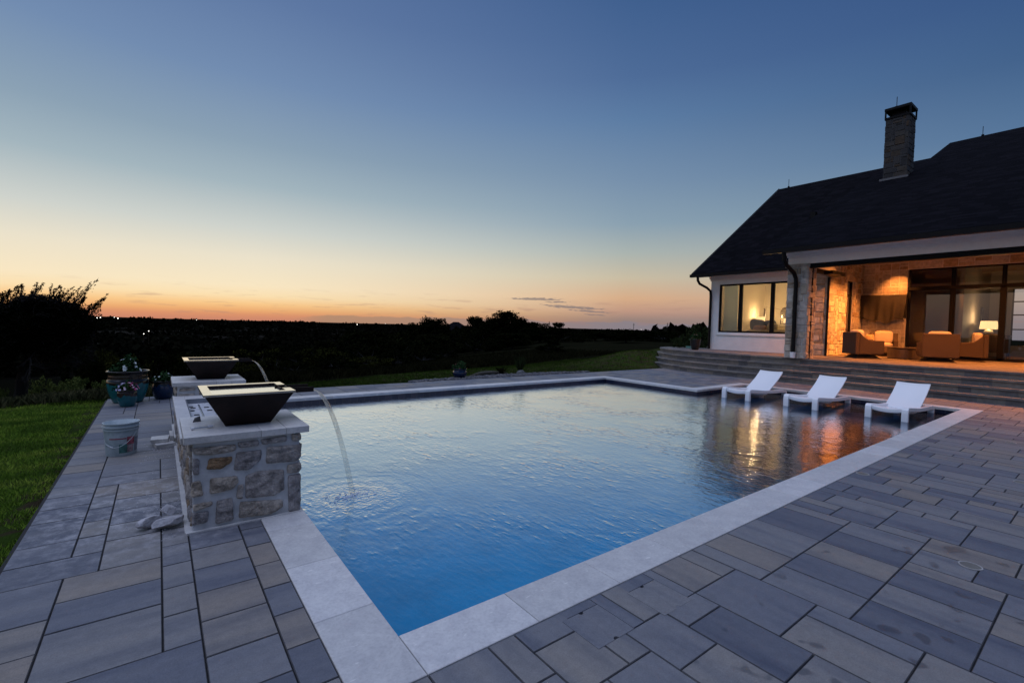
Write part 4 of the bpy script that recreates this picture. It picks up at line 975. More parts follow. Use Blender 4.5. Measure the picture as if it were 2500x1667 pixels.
for k, (ya, yb) in enumerate(PI_):
    o = MB(); o.box(AX0, AX1, ya, yb, -.02, .62); core = o.build('pier', M_pmort, feat, bevel=.006)
    s = MB()
    for q, (org, uu, L_) in enumerate((((AX0, ya, .012), (1, 0, 0), AX1-AX0), ((AX1, ya, .012), (0, 1, 0), yb-ya), ((AX1, yb, .012), (-1, 0, 0), AX1-AX0), ((AX0, yb, .012), (0, -1, 0), yb-ya))):
        if q == 0 and k == 0: continue
        stone_face(s, org, uu, (0, 0, 1), L_, .605, .066 if q != 1 else .07, (318+q*9+k*5) if not (q == 0 and k == 0) else 911, depth=.019, gap=.0065, rough=.012, sub=2, sizes=RS, jit=.015)
    if k == 0:
        rg_ = random.Random(4)
        for pi_, poly in enumerate(LAID):
            r_ = (.62, .3, .35, .7, .2, .45, .99, .12, .6, .72, .4, .25, .78, .5, .7, .2, .35, .66)[pi_]
            per = []; n_ = len(poly)
            for a in range(n_):
                (x0, z0), (x1_, z1_) = poly[a], poly[(a+1) % n_]; m_ = max(2, int(math.hypot(x1_-x0, z1_-z0)/.009))
                per += [(x0+(x1_-x0)*q/m_, z0+(z1_-z0)*q/m_) for q in range(m_)]
            # soften the corners, then roughen the outline
            for _ in range(2): per = [((per[i-1][0]+per[i][0]*2+per[(i+1) % len(per)][0])/4, (per[i-1][1]+per[i][1]*2+per[(i+1) % len(per)][1])/4) for i in range(len(per))]
            per = [(x+.0035*mnoise.noise(Vector((x*60, z*60, pi_))), z+.0035*mnoise.noise(Vector((x*60, z*60, pi_+9)))) for x, z in per]
            cx_, cz_ = sum(p[0] for p in per)/len(per), sum(p[1] for p in per)/len(per); rings = []
            for sc_r, d_ in ((1.0, -.02), (.995, .004), (.96, .012), (.9, .016), (.78, .018), (.62, .019), (.46, .019), (.3, .019), (.14, .019), (.02, .019)):
                rings.append([(cx_+(x-cx_)*sc_r, ya-d_-(0 if d_ < 0 else (mnoise.noise(Vector(((cx_+(x-cx_)*sc_r)*22, (cz_+(z-cz_)*sc_r)*30, pi_*3)))*.009+mnoise.noise(Vector(((cx_+(x-cx_)*sc_r)*60, (cz_+(z-cz_)*sc_r)*80, pi_*3)))*.0045)), cz_+(z-cz_)*sc_r) for x, z in per])
            s.loft(rings, True, True, r_)
    s.build('facing_stones', M_pier, core, smooth=True)
    c = MB(); rg = random.Random(k); X0, X1, Y0, Y1 = -.777, .03, ya-.028, yb+.01
    for a, b_ in ((0, .45), (.45, .78), (.78, 1)) : pass
    c.box(X0, X0+.47, Y0, Y0+.40, .622, .672, .2); c.box(X0+.472, X0+.64, Y0, Y0+.40, .622, .6715, .7); c.box(X0+.642, X1, Y0, Y0+.40, .622, .672, .5)
    c.box(X0, X0+.30, Y0+.402, Y1, .622, .6717, .6); c.box(X0+.302, X1, Y0+.402, Y1, .622, .672, .1)
    c.build('cap', M_cop, feat, bevel=.003)
bs = MB(); bs.box(-.765, -.02, 1.805, 1.834, -.01, .010, .4); bs.box(-.768, -.7255, 1.835, 5.93, -.01, .009, .5); bs.build('base_slab', M_cop, feat)
o = MB(); o.box(AX0, AX1, 2.601, 5.159, -.02, .45); wl = o.build('low_wall', M_pmort, feat)
s = MB(); stone_face(s, (AX0, 5.159, .012), (0, -1, 0), (0, 0, 1), 2.558, .43, .075, 57, depth=.02, gap=.014, rough=.012, sub=2, sizes=RS, jit=.011)
s.build('facing_stones', M_pier, wl, smooth=True)
c = MB(); TX0, TX1, TY0, TY1 = -.655, -.40, 3.30, 4.80
c.box(-.772, TX0, 2.602, 5.158, .452, .502, .3); c.box(TX1, .02, 2.602, 5.158, .452, .502, .7); c.box(TX0+.001, TX1-.001, 2.602, TY0, .452, .5015, .9); c.box(TX0+.001, TX1-.001, TY1, 5.158, .452, .5015, .5)
c.build('cap', M_cop, feat, bevel=.003)
tg = MB(); tm = plain('steel_trough', (.22, .24, .28), .35, metal=.6)
tg.box(TX0+.01, TX1-.01, TY0+.01, TY1-.01, .35, .40); tg.box(TX0+.002, TX0+.01, TY0+.002, TY1-.002, .36, .506); tg.box(TX1-.01, TX1-.002, TY0+.002, TY1-.002, .36, .506)
tg.box(TX0+.01, TX1-.01, TY0+.002, TY0+.01, .36, .506); tg.box(TX0+.01, TX1-.01, TY1-.01, TY1-.002, .36, .506)
to = tg.build('burner_trough', tm, feat)
s = MB(); s.tube([(-.53, 3.42, .445), (-.53, 4.68, .445)], .012, 8); s.tube([(-.56, 3.5, .43), (-.62, 3.53, .46), (-.60, 3.60, .47), (-.55, 3.62, .45)], .012, 8); s.build('burner_pipe', plain('burner_steel', (.5, .5, .5), .3, metal=.9), to)
s = MB(); rg = random.Random(3)
for q in range(9):
    cx, cy = rg.choice((-.60, -.46))+rg.uniform(-.02, .02), rg.uniform(3.4, 4.6); cushion(s, (cx, cy, .43), (.03, .04, .025))
s.build('lava_rock', plain('black_rock', (.015, .015, .017), .9, bmp=.6, bd=.01), to)
# bowls
M_bowl = None
def bowl_mat():
    mt, t, b = P('hammered_bronze'); setp(b, (.016, .009, .008), .5, 0, spec=.2)
    v = N(t, 'ShaderNodeTexVoronoi'); v.inputs['Scale'].default_value = 55; g5 = N(t, 'ShaderNodeTexCoord'); t.links.new(g5.outputs['Object'], v.inputs['Vector'])
    c = ramp(t, noise(t, 8, 5), [(.3, (.006, .0035, .003)), (.7, (.018, .009, .0075))]); t.links.new(c, b.inputs['Base Color'])
    bump(t, b, v.outputs['Distance'], .35, .004); return mt
M_bowl = bowl_mat(); M_rim = plain('bronze_rim', (.86, .80, .72), .14, metal=1, var=.12, scale=14, bmp=.06)
M_spw = water_mat('bowl_water', .25, (.5, .5, .45), 1.15)
def stream_mat():
    mt = bpy.data.materials.new('falling_water'); mt.use_nodes = True; t = mt.node_tree; t.nodes.clear()
    n = noise(t, 30, 3, sc3=(1, 1.2, .06)); a = N(t, 'ShaderNodeAttribute'); a.attribute_name = 'rnd'
    tr = N(t, 'ShaderNodeBsdfTransparent'); tr.inputs[0].default_value = (.92, .93, .93, 1)
    gl = N(t, 'ShaderNodeBsdfGlossy'); gl.inputs['Roughness'].default_value = .25; gl.inputs['Color'].default_value = (.95, .85, .68, 1)
    df = N(t, 'ShaderNodeBsdfTranslucent'); df.inputs[0].default_value = (.85, .8, .7, 1)
    m1 = N(t, 'ShaderNodeMixShader'); m1.inputs[0].default_value = .6; t.links.new(gl.outputs[0], m1.inputs[1]); t.links.new(df.outputs[0], m1.inputs[2])
    mx = N(t, 'ShaderNodeMixShader'); f = M(t, 'MULTIPLY', smooth(t, n, .2, .6), a.outputs['Fac'], clamp=True)
    t.links.new(f, mx.inputs[0]); t.links.new(tr.outputs[0], mx.inputs[1]); t.links.new(m1.outputs[0], mx.inputs[2])
    o = N(t, 'ShaderNodeOutputMaterial'); t.links.new(mx.outputs[0], o.inputs[0]); return mt
M_stream = stream_mat()
def make_bowl(cx, cy, label):
    e = empty('water_bowl', (cx, cy, .673), label=label, cat='water bowl', group='bronze water bowls on the piers')
    h, a, b_ = .262, .303, .155
    o = MB(); o.add([(-b_, -b_, 0), (b_, -b_, 0), (b_, b_, 0), (-b_, b_, 0), (-a, -a, h), (a, -a, h), (a, a, h), (-a, a, h)], [(3, 2, 1, 0), (0, 1, 5, 4), (1, 2, 6, 5), (2, 3, 7, 6), (3, 0, 4, 7)])
    i_ = a-.055; o.add([(-i_, -i_, h), (i_, -i_, h), (i_, i_, h), (-i_, i_, h), (-i_+.02, -i_+.02, h-.07), (i_-.02, -i_+.02, h-.07), (i_-.02, i_-.02, h-.07), (-i_+.02, i_-.02, h-.07)], [(0, 4, 5, 1), (1, 5, 6, 2), (2, 6, 7, 3), (3, 7, 4, 0)])
    o.build('bowl_body', M_bowl, e)
    r = MB(); SW = .10
    r.box(-a-.004, -i_, -a-.004, a+.004, h-.012, h+.003); r.box(-i_, i_, -a-.004, -i_, h-.012, h+.003); r.box(-i_, i_, i_, a+.004, h-.012, h+.003)
    r.box(i_, a+.004, -a-.004, -SW-.005, h-.012, h+.003); r.box(i_, a+.004, SW+.005, a+.004, h-.012, h+.003); r.build('rim', M_rim, e)
    s = MB(); x1 = .495; s.box(i_-.02, x1, -SW, SW, h-.045, h-.037); s.box(i_-.02, x1-.0, -SW, -SW+.008, h-.037, h-.002); s.box(i_-.02, x1, SW-.008, SW, h-.037, h-.002); s.build('spout', M_bowl, e)
    wq = MB(); wq.add([(-i_+.006, -i_+.006, h-.016), (i_-.006, -i_+.006, h-.016), (i_-.006, i_-.006, h-.016), (-i_+.006, i_-.006, h-.016)], [(0, 1, 2, 3)])
    wq.add([(i_-.006, -SW+.009, h-.029), (x1, -SW+.009, h-.031), (x1, SW-.009, h-.031), (i_-.006, SW-.009, h-.029)], [(0, 1, 2, 3)]); wq.build('bowl_water', M_spw, e)
    st2 = MB(); n = 26; z0 = h-.033; zdrop = z0+.673-WZ; w0 = SW-.01; nw = 10
    for j in range(n+1):
        t2 = j/n; z = z0-zdrop*t2*t2; x = x1-.004+.385*t2
        ww = w0*(1-.60*min(1, t2*1.6)); 
        for side in (0, 1):
            for i in range(nw+1):
                q = -1+2*i/nw; th_ = .034*(1-q*q)**.5*(1-.3*t2)
                st2.v.append((x+(th_ if side else -th_)*(.35+.65*t2), q*ww, z+(th_ if not side else -th_)*(1-t2)*.2))
    for j in range(n):
        k = (nw+1)*2
        for i in range(nw):
            op = max(.10, 1.0-1.15*(j/n)**.9)
            st2.f.append((j*k+i, j*k+i+1, (j+1)*k+i+1, (j+1)*k+i)); st2.r.append(op); st2.mi.append(0)
            st2.f.append((j*k+nw+1+i, (j+1)*k+nw+1+i, (j+1)*k+nw+2+i, j*k+nw+2+i)); st2.r.append(op); st2.mi.append(0)
    st2.build('water_stream', M_stream, e, smooth=True)
    return e
make_bowl(-.352, 2.235, 'dark bronze water bowl on the nearer pier, pouring into the pool')
make_bowl(-.345, 5.575, 'dark bronze water bowl on the farther pier, behind the burner trough')
# foam where the near stream lands
fo = MB(); rg = random.Random(6)
for q in range(110):
    a = rg.uniform(0, 6.28); d_ = abs(rg.gauss(0, .09)); s_ = rg.uniform(.004, .013)
    cx, cy = .50+d_*math.cos(a)*1.5, 2.24+d_*math.sin(a)*.8
    fo.lathe([(0, .0), (s_, .001), (s_*.7, s_*.35), (0, s_*.5)], (cx, cy, WZ), 6, cap=False)
tag(fo.build('splash_foam', plain('foam', (.6, .68, .8), .4, bmp=0), smooth=True), 'patch of foam where the nearer stream lands in the pool', 'foam', kind='stuff')
# small things on the caps
sc_ = MB(); sc_.add([(0, 0, 0), (.055, .01, 0), (.05, .05, 0), (.005, .045, 0), (.012, .01, .03), (.05, .015, .042), (.045, .04, .04), (.015, .035, .02)], [(3, 2, 1, 0), (4, 5, 6, 7), (0, 1, 5, 4), (1, 2, 6, 5), (2, 3, 7, 6), (3, 0, 4, 7)])
o = sc_.build('stone_chip', plain('slate_chip', (.09, .09, .10), .8)); o.location = (-.70, 2.36, .673); tag(o, 'small dark stone chip on the nearer pier cap', 'stone chip')
fv = empty('hose_fitting', (-.66, 2.06, .685), R(12), 'small metal fitting lying on the nearer pier cap', 'fitting')
s = MB(); s.tube([(-.05, 0, 0), (.04, 0, 0)], .007, 10); s.build('barrel', plain('steel_part', (.55, .56, .6), .3, metal=.8), fv)
s = MB(); s.tube([(-.068, 0, 0), (-.05, 0, 0)], .011, 8); s.tube([(.04, 0, 0), (.075, .003, 0)], [.012, .009], 8); s.build('end_nut', plain('white_nut', (.7, .7, .74), .4), fv)

# ------------------------------------------------------------ bucket
bu = empty('plastic_bucket', (-1.235, 4.50, 0), label='used pale plastic bucket with faded labels standing on the left paving', cat='bucket')
BH, B0, B1 = .35, .128, .152
b_ = MB(); n = 40
b_.loft([[(q*math.cos(2*math.pi*k/n), q*math.sin(2*math.pi*k/n), z) for k in range(n)] for q, z in ((B0, .001), (B0+.003, .01), (B1-.002, .30), (B1, BH), (B1-.006, BH), (B0-.004, .02), (B0-.02, .012))], cap=False)
b_.lathe([(.0, .012), (B0-.02, .012)], n=n, cap=False)
mtb, t, b = P('dirty_plastic'); setp(b, None, .45)
c = ramp(t, noise(t, 9, 6, rough=.7), [(.3, (.24, .31, .33)), (.55, (.33, .40, .43)), (.75, (.46, .51, .55))]); t.links.new(c, b.inputs['Base Color'])
b_.build('body', mtb, bu, smooth=True)
r = MB()
for z, q in ((BH-.004, B1+.006), (BH-.040, B1+.009), (BH-.070, B1+.004)):
    r.loft([[(a*math.cos(2*math.pi*k/n), a*math.sin(2*math.pi*k/n), z+zz) for k in range(n)] for a, zz in ((q-.008, -.006), (q, -.006), (q, .006), (q-.008, .006))], cap=False)
r.build('rim', plain('rim_plastic', (.38, .45, .48), .4, bmp=0), bu, smooth=False)
def patch(name, a0, a1, z0, z1, col, var=.4):
    p = MB(); m_ = 14
    for j in range(2):
        for i in range(m_+1):
            a = R(a0+(a1-a0)*i/m_); z = (z0, z1)[j]; q = B0+.003+(B1-B0-.005)*z/.30+.0012
            p.v.append((q*math.cos(a), q*math.sin(a), z))
    p.f = [(i, i+1, m_+2+i, m_+1+i) for i in range(m_)]; p.r = [0]*m_; p.mi = [0]*m_
    p.build(name, plain('label_'+name+str(a0), col, .6, var=var, scale=25, bmp=0), bu)
patch('label', -95, -50, .035, .13, (.04, .13, .12), .6); patch('label', -130, -70, .185, .196, (.25, .04, .06)); patch('label', -68, -38, .12, .205, (.30, .07, .10), .6)
patch('label', -36, -12, .04, .19, (.16, .17, .21), .5); patch('label', -150, -128, .11, .125, (.08, .14, .17)); patch('label', -66, -42, .04, .115, (.28, .20, .22), .5)
hn = MB(); pts = []
for k in range(17):
    a = R(-150+k*7.4); q = B1+.004; z = .255-.145*math.sin(math.pi*min(1, k/16*1.0+.0))**.8*(1-.5*k/16) - .07*(1-k/16)
    pts.append((q*math.cos(a), q*math.sin(a), z))
hn.tube(pts, .0025, 6); hn.tube([pts[2], pts[5]], .007, 8); hn.build('handle', plain('wire_handle', (.45, .5, .52), .4), bu)

# ------------------------------------------------------------ loose stones
def rock(name, loc, s, seed, mat_, label, rz=0, tilt=0, sharp=1.0):
    bm = bmesh.new(); bmesh.ops.create_icosphere(bm, subdivisions=3, radius=1)
    rg = random.Random(seed)
    planes = [(Vector((rg.gauss(0, 1), rg.gauss(0, 1), rg.gauss(0, 1))).normalized(), rg.uniform(.5, .85)) for _ in range(11)]
    for v in bm.verts:
        p = v.co.copy()
        for nrm_, d_ in planes:
            k = p.dot(nrm_)
            if k > d_: p -= nrm_*(k-d_)*sharp
        p *= 1+.05*mnoise.noise(p*4+Vector((seed, 0, 0)))
        v.co = Vector((p.x*s[0], p.y*s[1], p.z*s[2]))
    zmin = min(v.co.z for v in bm.verts)
    for v in bm.verts: v.co.z -= zmin
    me = bpy.data.meshes.new(name); bm.to_mesh(me); bm.free(); me.materials.append(mat_)
    o = bpy.data.objects.new(name, me); COL.objects.link(o); o.location = loc; o.rotation_euler = (R(tilt), 0, rz); tag(o, label, 'stone', 'loose building stones by the water feature'); return o
M_rock = plain('broken_limestone', (.44, .44, .47), .9, var=.35, scale=14, bmp=.8, bd=.012)
rock('broken_stone', (-.965, 2.08, 0), (.085, .055, .045), 3, M_rock, 'small pointed stone at the outer end of the pile by the nearer pier', R(35))
rock('broken_stone', (-.855, 2.02, 0), (.11, .065, .05), 8, M_rock, 'largest flat stone of the pile by the nearer pier', R(30))
rock('broken_stone', (-.86, 2.11, .055), (.055, .05, .045), 14, M_rock, 'chunky stone resting on top of the pile by the nearer pier', R(-20))
def block(loc, s, rz, label, seed):
    b_ = MB(); rg = random.Random(seed); j = lambda: rg.uniform(-.006, .006)
    b_.box(-s[0], s[0], -s[1], s[1], 0, s[2]); b_.v = [(x+j(), y+j(), z+(j()*.3 if z > 0 else 0)) for x, y, z in b_.v]
    o = b_.build('cut_stone', M_cop, bevel=.004); o.location = loc; o.rotation_euler = (0, 0, rz); tag(o, label, 'cut stone', 'offcuts of coping stone by the low wall')
block((-.855, 4.62, 0), (.09, .07, .045), R(14), 'lower pale coping offcut beside the low wall', 1)
block((-.90, 4.74, .046), (.085, .10, .04), R(-3), 'upper pale coping offcut stacked beside the low wall', 2)
block((-.765-.02, 4.86, 0), (.02, .16, .10), 0, 'narrow pale offcut leaning along the foot of the low wall', 5)
db = MB(); rg = random.Random(12)
for q in range(420):
    x = -.76-abs(rg.gauss(0, .16)); y = rg.choice((rg.gauss(2.5, .35), rg.gauss(4.5, .25), rg.uniform(1.9, 5))); s_ = rg.uniform(.0015, .0065)*(1 if x > -1.1 else .7)
    if x < -1.5: continue
    db.add([(x-s_, y-s_*.7, .001), (x+s_, y-s_*.6, .001), (x+s_*.3, y+s_, .001), (x, y, s_*1.2)], [(0, 1, 3), (1, 2, 3), (2, 0, 3)], rg.random())
tag(db.build('stone_debris', M_rock), 'scattered pale stone crumbs on the paving beside the low wall', 'debris', kind='stuff')

# ------------------------------------------------------------ in-pool loungers
mtl, t, b = P('white_lounger_plastic'); setp(b, (.76, .78, .81), .38); bump(t, b, noise(t, 40, 2), .05, .001); M_lng = mtl
def ribbon(mb, prof_, y0, y1, th, curve=0, ny=8):
    n = len(prof_); top = []; 
    nr = []
    for i in range(n):
        a = prof_[max(i-1, 0)]; b_ = prof_[min(i+1, n-1)]; d = Vector((b_[0]-a[0], b_[1]-a[1])).normalized(); nr.append((-d.y, d.x))
    for s in (0, 1):
        for i, (x, z) in enumerate(prof_):
            for k in range(ny+1):
                q = k/ny; yy = y0+(y1-y0)*q; sag = -curve*(1-(2*q-1)**2)
                top.append((x+nr[i][0]*(sag-(th if s else 0)), yy, z+nr[i][1]*(sag-(th if s else 0))))
    m_ = ny+1; o = n*m_; f = []
    for i in range(n-1):
        for k in range(ny):
            a = i*m_+k; f.append((a, a+m_, a+m_+1, a+1)); f.append((o+a, o+a+1, o+a+m_+1, o+a+m_))
        f.append((i*m_, o+i*m_, o+(i+1)*m_, (i+1)*m_)); f.append((i*m_+ny, (i+1)*m_+ny, o+(i+1)*m_+ny, o+i*m_+ny))
    for k in range(ny): f.append((k, k+1, o+k+1, o+k)); e_ = (n-1)*m_; f.append((e_+k, o+e_+k, o+e_+k+1, e_+k+1))
    mb.add(top, f)
def make_lounger():
    e = empty('pool_lounger', (0, 0, 0), label='x', cat='pool lounger', group='white loungers standing on the pool ledge')
    # z is measured from the ledge floor; water stands at .24
    L = .36
    rail = [(0.0, 0), (0.0, .40), (.012, .46), (.04, .492), (.09, .502), (.40, .475), (.80, .435), (1.30, .41), (1.80, .40), (1.93, .385), (1.975, .345), (1.985, .28), (1.985, 0)]
    for s in (-1, 1):
        r = MB(); y0, y1 = (s*.335, s*.235) if s > 0 else (-.335, -.235)
        ribbon(r, rail, min(y0, y1), max(y0, y1), .07, 0, 2); r.build('side_rail', M_lng, e, smooth=False, bevel=.012)
    st2 = MB(); ribbon(st2, [(.03, .478), (.12, .482), (.35, .455), (.6, .415), (.85, .385), (1.0, .375), (1.12, .385)], -.234, .234, .075, .03); st2.build('seat', M_lng, e, smooth=True, bevel=.006)
    bk_ = MB(); ribbon(bk_, [(1.00, .395), (1.10, .43), (1.3, .53), (1.55, .665), (1.74, .795), (1.79, .84), (1.80, .86)], -.285, .285, .035, .035, 10)
    bk_.build('backrest', M_lng, e, smooth=True, bevel=.012)
    pr = MB(); pr.tube([(1.50, 0, .58), (1.72, 0, .40)], .012, 8); pr.tube([(1.72, -.24, .385), (1.72, .24, .385)], .012, 8); pr.build('prop_bar', plain('prop_steel', (.5, .52, .55), .3, metal=.7), e)
    return e
ln = make_lounger(); LZ = -.36
for k, (x, y, lb) in enumerate(((10.235, .72, 'white in-pool lounger nearest the camera, at the coping side of the ledge'), (10.13, 2.19, 'white in-pool lounger in the middle of the three'), (10.06, 3.57, 'white in-pool lounger farthest along, by the inner pool corner'))):
    c = ln if k == 0 else copy_tree(ln)
    c.location = (x, y, LZ); c['label'] = lb
# ------------------------------------------------------------ foliage tools
def leaf_mat(name, cols, tr=.0):
    mt, t, b = P(name); setp(b, None, .9, spec=.0)
    c = ramp(t, rnd_attr(t), [(0, cols[0]), (.5, cols[1]), (1, cols[2])])
    oi = N(t, 'ShaderNodeObjectInfo'); k = ramp(t, oi.outputs['Random'], [(0, (.7, .72, .7)), (1, (1.25, 1.2, 1.1))])
    c = mixc(t, 1., c, k, 'MULTIPLY'); t.links.new(c, b.inputs['Base Color']); return mt
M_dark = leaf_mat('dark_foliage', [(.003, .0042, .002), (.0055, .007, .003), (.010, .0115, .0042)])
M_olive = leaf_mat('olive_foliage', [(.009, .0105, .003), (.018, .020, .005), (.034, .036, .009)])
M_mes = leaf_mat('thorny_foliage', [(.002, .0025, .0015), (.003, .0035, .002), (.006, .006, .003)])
M_yel = leaf_mat('shrub_foliage', [(.05, .08, .025), (.10, .13, .04), (.17, .20, .06)])
M_bush = leaf_mat('bush_foliage', [(.016, .026, .012), (.028, .040, .018), (.045, .06, .026)])
M_bark = plain('bark', (.006, .005, .0045), .95, var=.4, scale=10, bmp=.8, bd=.02)
M_flw = leaf_mat('pot_leaves', [(.015, .04, .018), (.025, .06, .025), (.04, .085, .035)])
def leaves(pts, size, rs, dirs=None, asp=.55, jitter=.35):
    """numpy: one quad leaf per point -> verts, faces"""
    n = len(pts); rs_ = np.random.RandomState(rs)
    a = rs_.normal(size=(n, 3)); a /= np.linalg.norm(a, axis=1)[:, None]
    if dirs is not None: a = a*.6+dirs; a /= np.linalg.norm(a, axis=1)[:, None]
    b_ = rs_.normal(size=(n, 3)); b_ -= (b_*a).sum(1)[:, None]*a; b_ /= np.linalg.norm(b_, axis=1)[:, None]
    s = size*(1-jitter+2*jitter*rs_.rand(n))[:, None]
    v = np.stack([pts-a*s*.5, pts+b_*s*asp*.5, pts+a*s*.5, pts-b_*s*asp*.5], 1).reshape(-1, 3)
    return v, rs_.rand(n)
def mesh_np(name, v, r, mat_, extra=None):
    n = len(r); me = bpy.data.meshes.new(name)
    me.vertices.add(n*4); me.vertices.foreach_set('co', v.astype(np.float32).ravel())
    me.loops.add(n*4); me.loops.foreach_set('vertex_index', np.arange(n*4, dtype=np.int32))
    me.polygons.add(n); me.polygons.foreach_set('loop_start', np.arange(0, n*4, 4, dtype=np.int32))
    me.update(calc_edges=True); me.materials.append(mat_)
    a = me.attributes.new('rnd', 'FLOAT', 'FACE'); a.data.foreach_set('value', r.astype(np.float32)); me.validate(); return me
def obj_of(me, name, parent=None):
    o = bpy.data.objects.new(name, me); COL.objects.link(o); o.parent = parent; return o
def crown_pts(seed, nclump, nleaf, shape):
    """clumps through an uneven volume of unit height; shape(rs)->centre, radius"""
    rs_ = np.random.RandomState(seed); P_ = []; C_ = []
    for _ in range(nclump):
        c_, r = shape(rs_); k = int(nleaf/nclump*rs_.uniform(.5, 1.5)); C_.append(c_)
        d = rs_.normal(size=(k, 3)); d /= np.linalg.norm(d, axis=1)[:, None]; q = rs_.rand(k, 1)**.45
        P_.append(np.array(c_)+d*q*np.array([r, r, r*.75]))
    return np.concatenate(P_), C_
def make_tree(seed, kind):
    rs_ = np.random.RandomState(seed)
    if kind == 'oak':
        def sh(r):
            a = r.uniform(0, 6.28); q = r.rand()**.5*.42; z = r.uniform(.26, .90); k = 1-abs(z-.52)*1.15
            return (q*k*math.cos(a), q*k*math.sin(a), z), r.uniform(.07, .15)
        th, nc, nl, ls = .30, 60, 6500, .05
    elif kind == 'shrubby':
        def sh(r):
            a = r.uniform(0, 6.28); q = r.rand()**.5*.62; z = r.uniform(.08, .85)*(1-.35*q)
            return (q*math.cos(a), q*math.sin(a), z), r.uniform(.09, .18)
        th, nc, nl, ls = .2, 44, 3600, .06
    else:   # cedar: pointed, foliage down to the ground
        def sh(r):
            z = r.uniform(.08, .93); q = r.rand()**.5*.34*(1.05-z*.75); a = r.uniform(0, 6.28)
            return (q*math.cos(a), q*math.sin(a), z), r.uniform(.05, .10)
        th, nc, nl, ls = .12, 60, 5000, .045
    pts, cs = crown_pts(seed, nc, nl, sh); v, r = leaves(pts, ls, seed)
    me = mesh_np('crown', v, r, M_dark)
    t_ = MB(); top = (rs_.uniform(-.05, .05), rs_.uniform(-.05, .05), th)
    t_.tube([(0, 0, -.06), (top[0]*.4, top[1]*.4, th*.5), top], [.035, .027, .022], 7)
    for c_ in cs[::3]:
        mid = (top[0]*.5+c_[0]*.5+rs_.uniform(-.04, .04), top[1]*.5+c_[1]*.5, (th+c_[2])*.5-.02)
        t_.tube([top, mid, c_], [.014, .009, .003], 5)
    return me, t_
TREES = {}
def tree_proto(kind, i):
    k = (kind, i)
    if k not in TREES:
        me, tb_ = make_tree(100+i*7+len(kind), kind)
        tmp = tb_.build('trunk', M_bark); tme = tmp.data; bpy.data.objects.remove(tmp); TREES[k] = (me, tme)
    return TREES[k]
def tree(x, y, z, h, wf, kind, i, rz, name, label, cat, group):
    e = empty(name, (x, y, z), rz, label, cat, group); e.scale = (h*wf, h*wf, h)
    me, tme = tree_proto(kind, i); obj_of(tme, 'trunk', e); obj_of(me, 'crown', e); return e
def ground_at(px, d):
    p = at_dist(px, 800, d); return p[0], p[1], hgt(p[0], p[1])
def tree_px(px, top, hw, d, kind, i, name='oak_tree', label=None, cat='tree', group='dark trees beyond the lawn', rz=0):
    x, y, z = ground_at(px, d); zt = at_dist(px, top, d)[2]; h = max(zt-z, .8)
    # lateral metres per photo pixel at this bearing
    v = ray(px, 800); v2 = ray(px+1, 800)
    da = abs(math.atan2(v[1], v[0])-math.atan2(v2[1], v2[0])); w = hw*da*d
    base = {'oak': .42, 'shrubby': .66, 'cedar': .38}[kind]
    return tree(x, y, z, h*1.02, w/base/h, kind, i, rz, name, label, cat, group)
rg = random.Random(77)
BELT = 'dark tree in the shadowed belt beyond the lawn and meadow'
belt = [(318, 840, 55, 27), (372, 850, 50, 31), (428, 838, 60, 34), (480, 846, 50, 30), (530, 842, 55, 40), (575, 850, 50, 33), (628, 838, 60, 42), (680, 848, 55, 34),
        (738, 842, 55, 45), (790, 836, 60, 40), (845, 828, 60, 50), (900, 822, 60, 44), (945, 806, 60, 56), (985, 812, 55, 46), (1015, 800, 50, 60), (1065, 812, 45, 50), (1102, 800, 42, 64),
        (1140, 792, 40, 80), (1290, 800, 45, 78), (1375, 806, 42, 82), (1415, 812, 38, 90), (1455, 806, 45, 98), (1495, 812, 42, 104), (1545, 806, 46, 108), (1590, 812, 40, 112), (1625, 802, 40, 106), (1660, 808, 40, 112),
        (1240, 812, 45, 70), (352, 866, 40, 24), (460, 870, 40, 24), (610, 872, 40, 27), (720, 874, 45, 27), (820, 868, 50, 31), (905, 864, 50, 36), (970, 850, 50, 38), (1030, 846, 45, 42), (255, 815, 60, 34), (205, 836, 50, 30), (405, 830, 45, 48), (560, 832, 45, 55), (700, 826, 50, 62), (800, 815, 50, 70), (880, 808, 50, 75), (1095, 784, 44, 90), (1128, 784, 44, 70), (1035, 788, 44, 84), (1085, 790, 40, 76), (1140, 778, 38, 78), (1185, 776, 40, 82), (1218, 768, 40, 76), (1272, 774, 40, 80), (1298, 784, 40, 86), (1180, 790, 44, 66), (1215, 786, 44, 88), (1285, 788, 40, 90), (1318, 796, 40, 84), (1020, 786, 36, 92), (1250, 812, 50, 58), (1160, 815, 45, 56), (1080, 828, 40, 44)]
